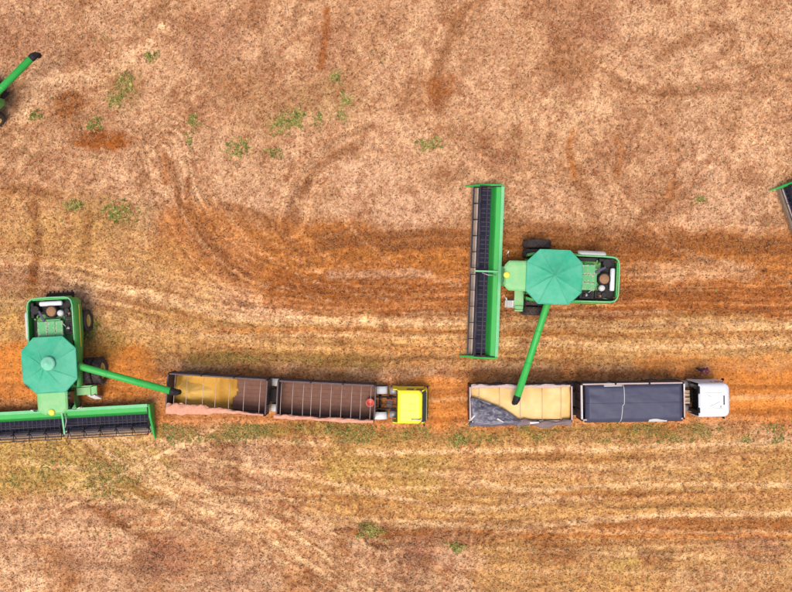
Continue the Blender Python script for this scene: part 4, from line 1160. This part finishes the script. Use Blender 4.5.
# ------------------------------------------------------------------ truck tractors (origin on the ground, +X is the front; x=0 at the front bumper)
def make_tractor(loc, ang, style):
    T = thing('truck_tractor', loc, R(ang)); ye = style == 'yellow'
    P = M['tyellow'] if ye else M['twhite']
    b = MB()
    for y in (-.42,.42): b.box(-5.2,-.35,y-.05,y+.05,.75,1.02)
    for x in (-4.9,-3.9,-2.9,-1.9): b.box(x-.06,x+.06,-.37,.37,.80,.98)
    b.build('chassis', M['chassis'], T, .01)
    for x, kind in ((-1.25,'steer'),(-3.45,'truck'),(-4.7,'truck')):
        b = MB(); b.tube([(x,-.9,.53),(x,.9,.53)], .08, 8); b.build('axle', M['chassis'], T, smooth=True)
        for s in (-1, 1): wheel('wheel', kind, T, x, s*(1.04 if kind == 'steer' else .93), .53, s)
    # lower cab, then the upper cab with a raked screen
    def ring(x0, x1, w, z, c=.12): return [(x0,-w,z),(x1-c,-w,z),(x1,-w+c*1.3,z),(x1,w-c*1.3,z),(x1-c,w,z),(x0,w,z)]
    b = MB()
    xr = -2.25 if ye else -1.85
    b.loft([ring(xr,-.05,1.20,.75), ring(xr,-.0,1.24,1.0), ring(xr,-.04,1.24,1.75), ring(xr+.03,-.12,1.22,1.95)]); body = b.build('cab', P, T, .04)
    b = MB(); b.loft([ring(xr+.06,-.13,1.20,1.955), ring(xr+.08,-.42,1.15,2.85)]); b.build('window_band', M['glass'], T, .03)
    for s in (-1, 1):
        for x0, x1, xa, xb in ((xr+.04,xr+.75,xr+.06,xr+.70),(-.95,-.80,-1.05,-.92)):
            b = MB(); b.loft([[(x0,s*1.215,1.95),(x1,s*1.215,1.95),(x1,s*1.15,1.95),(x0,s*1.15,1.95)],[(xa,s*1.165,2.86),(xb,s*1.165,2.86),(xb,s*1.1,2.86),(xa,s*1.1,2.86)]]); b.build('cab_pillar', P, T, .01)
        b = MB(); b.tube([(-.14,s*1.16,1.96),(-.42,s*1.12,2.86)], .05, 8); b.build('screen_pillar', P, T, smooth=True)
    if ye:
        b = MB(); b.loft([ring(xr+.08,-.40,1.17,2.852,.2), ring(xr+.10,-.46,1.17,3.0,.22), ring(xr+.30,-.60,1.0,3.12,.22)]); rf = b.build('roof', P, T, .05)
        b = MB(); b.prism([(-.38,2.80),(-.14,2.66),(-.13,2.69),(-.40,2.90)], -1.05, 1.05); b.build('sun_visor', M['glass'], T, .01)
        b = MB()
        for y in (-.75,-.25,.25,.75): b.box(-1.9,-.75,y-.02,y+.02,3.12,3.15)
        b.build('roof_ribs', P, rf, .01)
        b = MB(); b.tube([(-1.2,-.85,3.14),(-.6,-.85,3.14)], .05, 10); b.tube([(-.6,-.85,3.14),(-.5,-.85,3.14)], [.05,.09], 10); b.build('air_horn', M['steel'], rf, smooth=True)
        b = MB(); b.box(-1.35,-.95,-.2,.2,3.12,3.16); b.build('roof_hatch', P, rf, .02)
    else:
        def rr(x0, x1, w, z, n=6, rc=.42):
            o = [(x0,-w,z)]
            for k in range(n+1): a = -math.pi/2+math.pi/2*k/n; o.append((x1-rc+rc*math.cos(a), -w+rc+rc*math.sin(a), z))
            for k in range(n+1): a = math.pi/2*k/n; o.append((x1-rc+rc*math.cos(a), w-rc+rc*math.sin(a), z))
            o.append((x0,w,z)); return o
        b = MB(); b.loft([rr(xr+.02,-.16,1.20,2.852), rr(-2.2,-.10,1.20,3.05), rr(-2.32,-.16,1.16,3.28), rr(-2.2,-.35,1.0,3.46), rr(-2.0,-.6,.75,3.53)])
        rf = b.build('roof', P, T, .03, True)
        b = MB(); b.obox((-.62,.02,3.515),(.10,.66,.05), Matrix.Rotation(R(4),3,'Y')); b.build('roof_slot', M['glass'], rf, .015)
        b = MB(); b.obox((-.85,-.42,3.525),(.12,.16,.05)); b.build('roof_lamp', M['steel'], rf, .015)
        b = MB(); b.box(-1.55,-1.0,-.3,.3,3.525,3.56); b.build('roof_hatch', P, rf, .02)
        b = MB()
        for y in (-.55,.55): b.box(-1.95,-.72,y-.012,y+.012,3.515,3.545)
        b.build('roof_seam', M['steel'], rf)
        b = MB(); b.tube([(-2.1,-.85,3.44),(-1.5,-.35,3.56),(-.95,-.1,3.57)], .014, 6); b.tube([(-2.1,.6,3.48),(-1.7,.35,3.55),(-1.55,.3,3.56)], .014, 6); b.build('roof_cable', M['steel'], rf, smooth=True)
        b = MB(); b.box(-2.34,-2.05,.45,1.0,3.05,3.40); b.build('roof_notch', M['black'], rf, .06)
        b = MB(); b.box(-2.34,-2.12,-.9,-.5,3.05,3.40); b.build('roof_notch', M['black'], rf, .06)
        b = MB(); b.prism([(-.36,2.80),(-.02,2.62),(-.01,2.66),(-.36,2.90)], -1.0, 1.0); b.build('sun_visor', M['glass'], T, .01)
        b = MB(); b.box(-2.2,-1.87,.72,1.02,1.0,2.8); b.build('air_intake', M['glass'], T, .04)
        b = MB(); b.box(-2.2,-1.87,-1.05,-.78,1.0,2.8); b.build('exhaust_stack', M['black'], T, .04)
        for s in (-1, 1):
            b = MB(); b.loft([[(-2.25,s*1.23,.8),(-1.86,s*1.25,.8),(-1.86,s*1.17,.8),(-2.25,s*1.17,.8)],[(-2.2,s*1.21,2.9),(-1.86,s*1.22,2.95),(-1.86,s*1.15,2.95),(-2.2,s*1.15,2.9)]]); b.build('side_fairing', P, T, .015)
    b = MB(); b.box(xr-.012,xr-.003,-1.1,1.1,.8,2.72); b.build('cab_rear_panel', M['trail'] if ye else M['black'], T)
    # bumper, grille, lamps, mirrors, steps
    b = MB(); b.box(-.25,.08,-1.2,1.2,.42,.745); b.build('bumper', M['chassis'] if ye else P, T, .05)
    b = MB()
    for z in (.95,1.15,1.35,1.55): b.box(-.03,.03,-.7,.7,z-.05,z+.05)
    b.build('grille', M['black'], T, .01)
    for s in (-1, 1):
        b = MB(); b.box(.05,.10,s*.95-.16,s*.95+.16,.52,.68); b.build('headlight', M['lsteel'], T, .02)
        b = MB(); b.tube([(-.4,s*1.15,2.7),(-.25,s*1.38,2.62)], .02, 6); b.obox((-.24,s*1.36,2.42),(.07,.14,.36)); b.build('mirror', M['black'], T, .02)
        b = MB(); b.tube([(-2.75,s*.85,.7),(-2.15,s*.85,.7)] if ye else [(-3.0,s*.85,.7),(-2.1,s*.85,.7)], .28, 16); b.build('fuel_tank', M['steel'], T, smooth=True)
        for xc, x0, x1 in ((-3.45,-3.95,-2.95),(-4.7,-5.2,-4.2)):
            pts = [(xc+.62*math.cos(t), .55+.62*math.sin(t)) for t in [R(a) for a in (160,140,120,100,80,60,40,20)]]
            vs = []
            for x, z in pts: vs += [(x, s*.66, z), (x, s*1.20, z)]
            b = MB(); b.add(vs, [(2*i,2*i+1,2*i+3,2*i+2) for i in range(7)]); o = b.build('mudguard', M['whitem'] if ye else (M['bluetarp'] if s > 0 else M['lsteel']), T, 0, True)
            so = o.modifiers.new('thick', 'SOLIDIFY'); so.thickness = .018
    b = MB(); b.lathe([(.50,1.03),(.50,1.12),(.46,1.16),(.001,1.17)], 20, 'z', (-4.15,0,0)); b.build('fifth_wheel', M['engine'], T)
    if ye:
        b = MB(); b.box(-2.95,-2.55,-.3,.3,1.03,1.25); b.tube([(-2.7,-.4,1.1),(-2.7,.4,1.1)], .1, 10); b.build('air_tank', M['trail'], T, .02)
        for s in (-1, 1):
            b = MB(); b.loft([[(-2.55,s*1.23,.8),(-2.22,s*1.24,.8),(-2.22,s*1.18,.8),(-2.55,s*1.17,.8)],[(-2.5,s*1.20,2.6),(-2.22,s*1.21,2.75),(-2.22,s*1.14,2.75),(-2.5,s*1.13,2.6)]]); b.build('side_fairing', P, T, .015)
    else:
        b = MB(); b.box(-2.82,-2.22,-.48,.0,1.03,1.42); b.box(-2.82,-2.22,.03,.48,1.03,1.38); b.build('tool_box', M['beige'], T, .03)
    # air lines to the trailer
    for y in (-.25,0,.25):
        b = MB(); b.tube([(xr,y,1.9),(-2.7,y*1.2,1.5),(-3.2,y*1.4,1.5),(-3.45,y*1.5,1.85)], .02, 6); b.build('air_line', M['orange_l'] if y > 0 and ye else M['black'], T, smooth=True)
    return T
fy = at(427.5, 404.3, 1.5); tr1 = make_tractor((fy.x, fy.y, 0), -.8, 'yellow')
tag(tr1, 'yellow cab-over truck tractor pulling two brown trailers', 'truck')
fw = at(729.8, 399.3, 3.0); tr2 = make_tractor((fw.x, fw.y, 0), .8, 'white')
tag(tr2, 'white cab-over truck tractor with rounded roof pulling two trailers', 'truck')

# ------------------------------------------------------------------ person standing beside the white cab
def make_person(loc, ang):
    T = thing('person', loc, R(ang))           # faces +X
    J = []; E = []; Rr = []
    def j(p, r): J.append(p); Rr.append(tuple(q*(1.22 if q > .03 else 1.05) for q in (r if isinstance(r, tuple) else (r, r)))); return len(J)-1
    def ch(a, *pts):
        for p, r in pts: n = j(p, r); E.append((a, n)); a = n
        return a
    pel = j((0,0,.95), (.15,.125))
    sp = ch(pel, ((.01,0,1.12),(.14,.11)), ((.02,0,1.30),(.165,.12)), ((.02,0,1.44),(.12,.09)))
    nk = ch(sp, ((.03,0,1.52),.058), ((.05,0,1.60),(.078,.085)), ((.06,0,1.69),(.082,.10)), ((.06,0,1.76),(.05,.06)))
    for s in (-1, 1):
        fwd = .12 if s > 0 else -.10
        ch(pel, ((fwd*.2,s*.10,.86),.098), ((fwd*.7+.03,s*.11,.50),.064), ((fwd*.8-.01,s*.115,.28),.058), ((fwd,s*.12,.09),.042), ((fwd+.07,s*.125,.045),.044), ((fwd+.17,s*.13,.035),.034))
        hand = (.30,.34,1.12) if s < 0 else None
        if s < 0: el, wr, dirv = (.06,-.30,1.14), (.27,-.28,1.10), Vector((.9,.1,-.15))
        else: el, wr, dirv = (-.03,.29,1.15), (.10,.30,.93), Vector((.5,.05,-.85))
        w = ch(sp, ((.01,s*.17,1.43),.066), (el,.047), (wr,.032))
        W = Vector(wr); dv = dirv.normalized(); side = dv.cross(Vector((0,1,0))).normalized()
        pm = ch(w, (tuple(W+dv*.06),(.030,.022)))
        for k, (o, ln) in enumerate(((-.030,.075),(-.010,.088),(.010,.082),(.030,.065))):
            a0 = W+dv*.085+side*o; ch(pm, (tuple(a0),.0095), (tuple(a0+dv*ln*.55+Vector((0,-s*.012,0))),.0085), (tuple(a0+dv*ln*.9+Vector((0,-s*.035,0))),.007))
        t0 = W+dv*.03-side*.035; ch(w, (tuple(t0),.011), (tuple(t0+dv*.045-side*.02),.009))
    me = bpy.data.meshes.new('body_cage'); me.from_pydata(J, E, []); tmp = bpy.data.objects.new('body_cage', me); col.objects.link(tmp)
    sk = tmp.modifiers.new('skin', 'SKIN'); sk.use_smooth_shade = True
    for i, d in enumerate(me.skin_vertices[0].data): d.radius = Rr[i]; d.use_root = (i == 0)
    ss = tmp.modifiers.new('sub', 'SUBSURF'); ss.levels = 2; ss.render_levels = 2
    dg = bpy.context.evaluated_depsgraph_get(); dg.update()
    bm_ = bpy.data.meshes.new_from_object(tmp.evaluated_get(dg)); bm_.name = 'body'
    bpy.data.objects.remove(tmp)
    bm_.materials.clear()
    for m in ('skin','shirt','jeans','shoe'): bm_.materials.append(M[m])
    for p in bm_.polygons:
        c = p.center; p.use_smooth = True
        if c.z < .105: k = 3
        elif c.z < .96 and abs(c.y) < .235: k = 2
        elif c.z < 1.50 and not (c.z < 1.2 and (c.x > .2 or (c.z < 1.0 and abs(c.y) > .24))): k = 1
        else: k = 0
        p.material_index = k
    link('body', bm_, None, T)
    b = MB(); b.lathe([(.17,1.72),(.168,1.728),(.122,1.735),(.12,1.78),(.10,1.83),(.07,1.86),(.001,1.87)], 18, 'z', (.055,0,0)); b.prism([(.13,1.715),(.24,1.70),(.24,1.708),(.13,1.73)], -.075, .075); b.build('cap', M['capred'], T, 0, True)
    b = MB()
    for s in (-1, 1): b.lathe([(.001,.0),(.010,.004),(.001,.01)], 8, 'x', (.138,s*.032,1.665))
    b.build('eyes', M['eye'], T)
    b = MB(); b.loft([[(.135,-.008,1.66),(.135,.008,1.66),(.13,.008,1.67),(.13,-.008,1.67)],[(.165,-.014,1.632),(.165,.014,1.632),(.14,.012,1.625),(.14,-.012,1.625)]]); b.build('nose', M['skin'], T, .004)
    b = MB()
    for s in (-1, 1): b.obox((.05,s*.092,1.655),(.035,.018,.06))
    b.build('ears', M['skin'], T, .006)
    b = MB(); b.obox((.139,0,1.605),(.008,.045,.01)); b.build('mouth', M['redtub'], T, .002)
    return T
pf = at(698, 368.5, 0)
per = make_person((pf.x, pf.y, -.02), -60)
tag(per, 'person in purple shirt and dark trousers standing beside the white cab', 'person')
